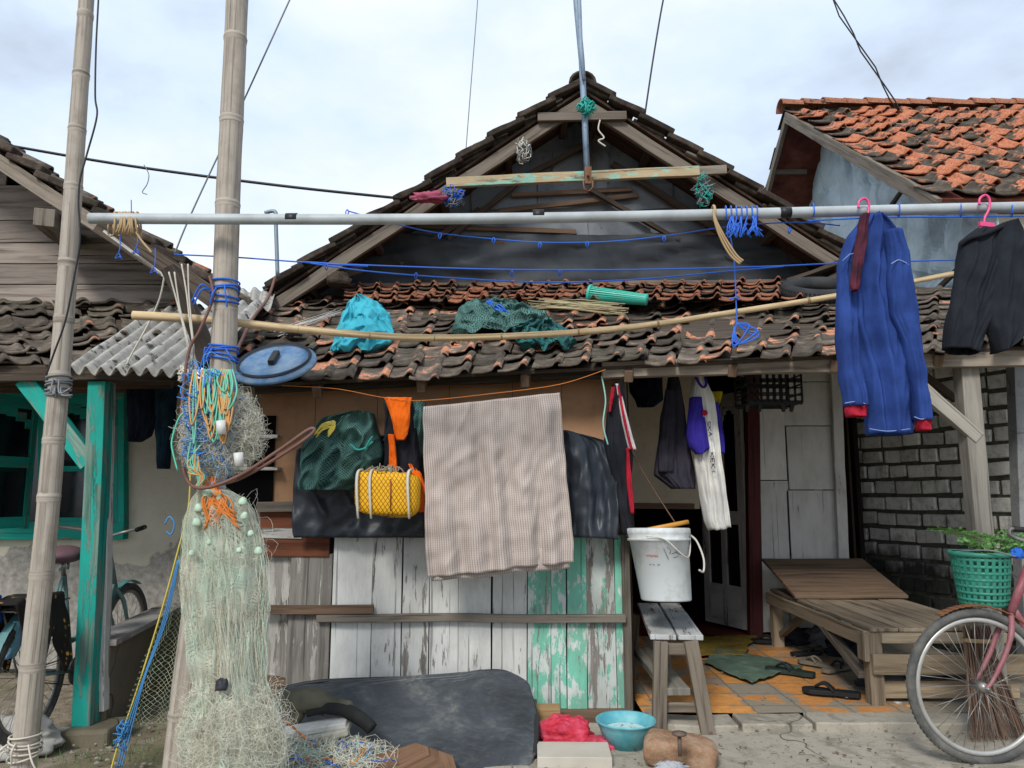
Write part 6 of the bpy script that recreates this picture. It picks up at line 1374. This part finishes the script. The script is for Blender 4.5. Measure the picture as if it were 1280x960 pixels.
# broom
T=Thing('lidi_broom','brown stick broom standing upside down behind the front wheel of the red bicycle','broom',P(1240,925,4.15))
mb=MB()
for k_ in range(170):
    t=rr(0,1); a=P(lerp(1203,1238,t),784+rr(-3,5),4.18+rr(-.03,.03)); m_=P(lerp(1207,1252,t),840,4.16+rr(-.04,.04)); b=P(lerp(1214,1288,t)+rr(-3,3),926+rr(-8,2),4.12+rr(-.06,.06)); mb.tube([a,m_,b],[.0028,.0024,.0014],4,cap=False)
T.part('sticks',mb,wood('broom_stick',light='#957a68',dark='#5f4a3e'))
mb=MB(); mb.lathe(P(1224,800,4.17),[(.085,-.01),(.09,0),(.085,.01)],16,(0,.1,1)); T.part('binding',mb,C_TAN)
# green basket with plants
T=Thing('green_basket','green plastic lattice basket with plants, hung in front of the block wall','basket',P(1228,752,3.9)); GB=plain('green_plastic','#2f7f6c',.5,.4,dirt='#2a5f52',da=.5)
bc=P(1230,756,3.92); Hb=.262; r0=.110; r1=.136
mb=MB(); mb.lathe(bc,[(0,0),(r0,0),(r0,.018)],32); mb.lathe(bc,[(r1-.004,Hb-.02),(r1+.006,Hb-.02),(r1+.012,Hb),(r1,Hb+.004),(r1-.006,Hb)],32); each(T,'ring',mb,GB)
mb=MB(); n_=26
for k_ in range(n_):
    t=2*math.pi*k_/n_; d_=Vector((math.cos(t),math.sin(t),0)); mb.bar(bc+d_*r0+Vector((0,0,.01)),bc+d_*r1+Vector((0,0,Hb-.01)),.016,.003,up=d_)
for k_ in range(1,8):
    z=Hb*k_/8; r_=lerp(r0,r1,k_/8); mb.lathe(bc+Vector((0,0,z)),[(r_-.002,-.007),(r_+.002,-.007),(r_+.002,.007),(r_-.002,.007)],32)
T.part('lattice',mb,GB)
mb=MB(); mb.tube(spline([bc+Vector((-r1,0,Hb)),bc+Vector((-.05,-.16,Hb+.02)),bc+Vector((.08,-.15,Hb-.01)),bc+Vector((r1,-.02,Hb+.01))],6),.004,5); T.part('wire_handle',mb,C_GRY)
def leafmat(a,b):
    k=M('leaf',.5,.35); c=k.mix(k.rnd(),S(a),S(b)); k.color(c); k.b.inputs['Transmission Weight'].default_value=0; return k.m
LF=leafmat('#35592a','#5a8540')
def plant(c,n,h,sp,label,lw=.012,name='potted_plant',up_=.8):
    T=Thing(name,label,'plant',c); mb=MB(); st=MB()
    for k_ in range(n):
        a=rr(0,6.28); l=h*rr(.5,1.1); d_=Vector((math.cos(a)*sp,math.sin(a)*sp,up_)).normalized(); pts=[c+Vector((rr(-.03,.03),rr(-.03,.03),0))]
        for i in range(1,6): pts.append(c+d_*l*i/5+Vector((math.cos(a)*sp*l*.5*(i/5)**2,math.sin(a)*sp*l*.5*(i/5)**2,-l*.35*(i/5)**2)))
        st.tube(pts,.0018,4,cap=False)
        for i in range(1,6):
            for q in range(3):
                p=pts[i]; e_=Vector((rr(-1,1),rr(-1,1),rr(-.3,.8))).normalized(); s_=e_.orthogonal().normalized()*lw; ll=lw*rr(2.2,3.6); mb.add([p,p+e_*ll*.5+s_,p+e_*ll+Vector((0,0,-ll*.2)),p+e_*ll*.5-s_],[(0,1,2,3)],None,random.random())
    T.part('stems',st,plain('stem_green','#5c7a3a',.6)); T.part('leaves',mb,LF)
plant(bc+Vector((.10,.03,.20)),60,.22,.45,'bushy green plant growing out of the green basket',.009)
plant(P(1275,690,4.3),60,.34,.9,'pale green plant at the right edge behind the basket',.009,'leafy_plant')
mb=MB(); mb.blob(P(1272,694,3.8),(.028,.02,.03),.4,3,4,20,14,ridg=.3); solo('blue_rag',mb,fabric('blue_rag','#2f66c0'),'knot of blue rag tied at the rim of the green basket','rag')
# small grass and moss tufts, pebbles and litter on the ground
mb=MB(); 
for k_ in range(260):
    x=rr(-2.6,-.3); y=rr(3.6,4.4)+rr(0,.15); s_=rr(.004,.016); c=Vector((x,y,-.02)); 
    mb.blob(c,(s_,s_*rr(.6,1),s_*.7),.3,2,k_,7,5)
for k_ in range(130): x=rr(.1,3.2); y=rr(3.7,4.34); s_=rr(.003,.009); mb.blob(Vector((x,y,.016)),(s_,s_*rr(.6,1),s_*.7),.3,2,k_,6,4)
solo('pebbles',mb,plain('pebble','#8a8276',.9,.2,dirt='#4b453c'),'scattered pebbles and grit','gravel',kind='stuff')
mb=MB()
for k_ in range(500):
    x=rr(-2.4,-1.2); y=rr(3.9,4.5); c=Vector((x,y,-.03)); a=rr(0,6.28); h=rr(.015,.05); d_=Vector((math.cos(a)*.4,math.sin(a)*.4,1))*h; w_=Vector((math.sin(a),-math.cos(a),0))*.002; mb.add([c-w_,c+w_,c+d_],[(0,1,2)],None,random.random())
solo('grass_tufts',mb,LF,'sparse short grass at the foot of the mossy parapet','grass',kind='stuff')
mb=MB()
for k_ in range(70):
    x=rr(.85,3.0); y=rr(4.6,6.2); s_=rr(.006,.02); a=rr(0,6.28); mb.bar((x,y,.066),(x+math.cos(a)*s_,y+math.sin(a)*s_,.067),s_*.6,.003)
solo('floor_litter',mb,plain('litter','#8d8577',.9),'tiny crumbs and litter on the porch tiles','litter',kind='stuff')
T=Thing('white_plastic_sack','grey white plastic sacking lying at the foot of the slender bamboo pole','sack',G(60,935,0)); mb=MB(); mb.blob(G(14,925,.03),(.24,.14,.11),.25,1.5,7,50,30,ridg=.06); mb.blob(G(82,918,.0),(.18,.09,.03),.25,1.5,3,50,30,ridg=.04); each(T,'fold',mb,plain('dull_white_sack','#a3a19b',.7,.3,dirt='#6d6a62'))
# grit and scraps on the concrete in front
mb=MB()
for k_ in range(240):
    x=rr(-.2,3.4); y=rr(3.55,4.34); s_=rr(.003,.013); a=rr(0,6.28)
    if k_%3: mb.bar((x,y,.022),(x+math.cos(a)*s_*1.6,y+math.sin(a)*s_*1.6,.024),s_,.004)
    else: mb.tube([Vector((x,y,.022)),Vector((x+math.cos(a)*s_*3,y+math.sin(a)*s_*3,.026)),Vector((x+math.cos(a+.6)*s_*5,y+math.sin(a+.6)*s_*5,.022))],.0012,4)
solo('yard_litter',mb,wood('litter_bits',light='#8b7d68',dark='#3f372c',lo=.4,hi=1.5),'small twigs and crumbs on the concrete','litter',kind='stuff')
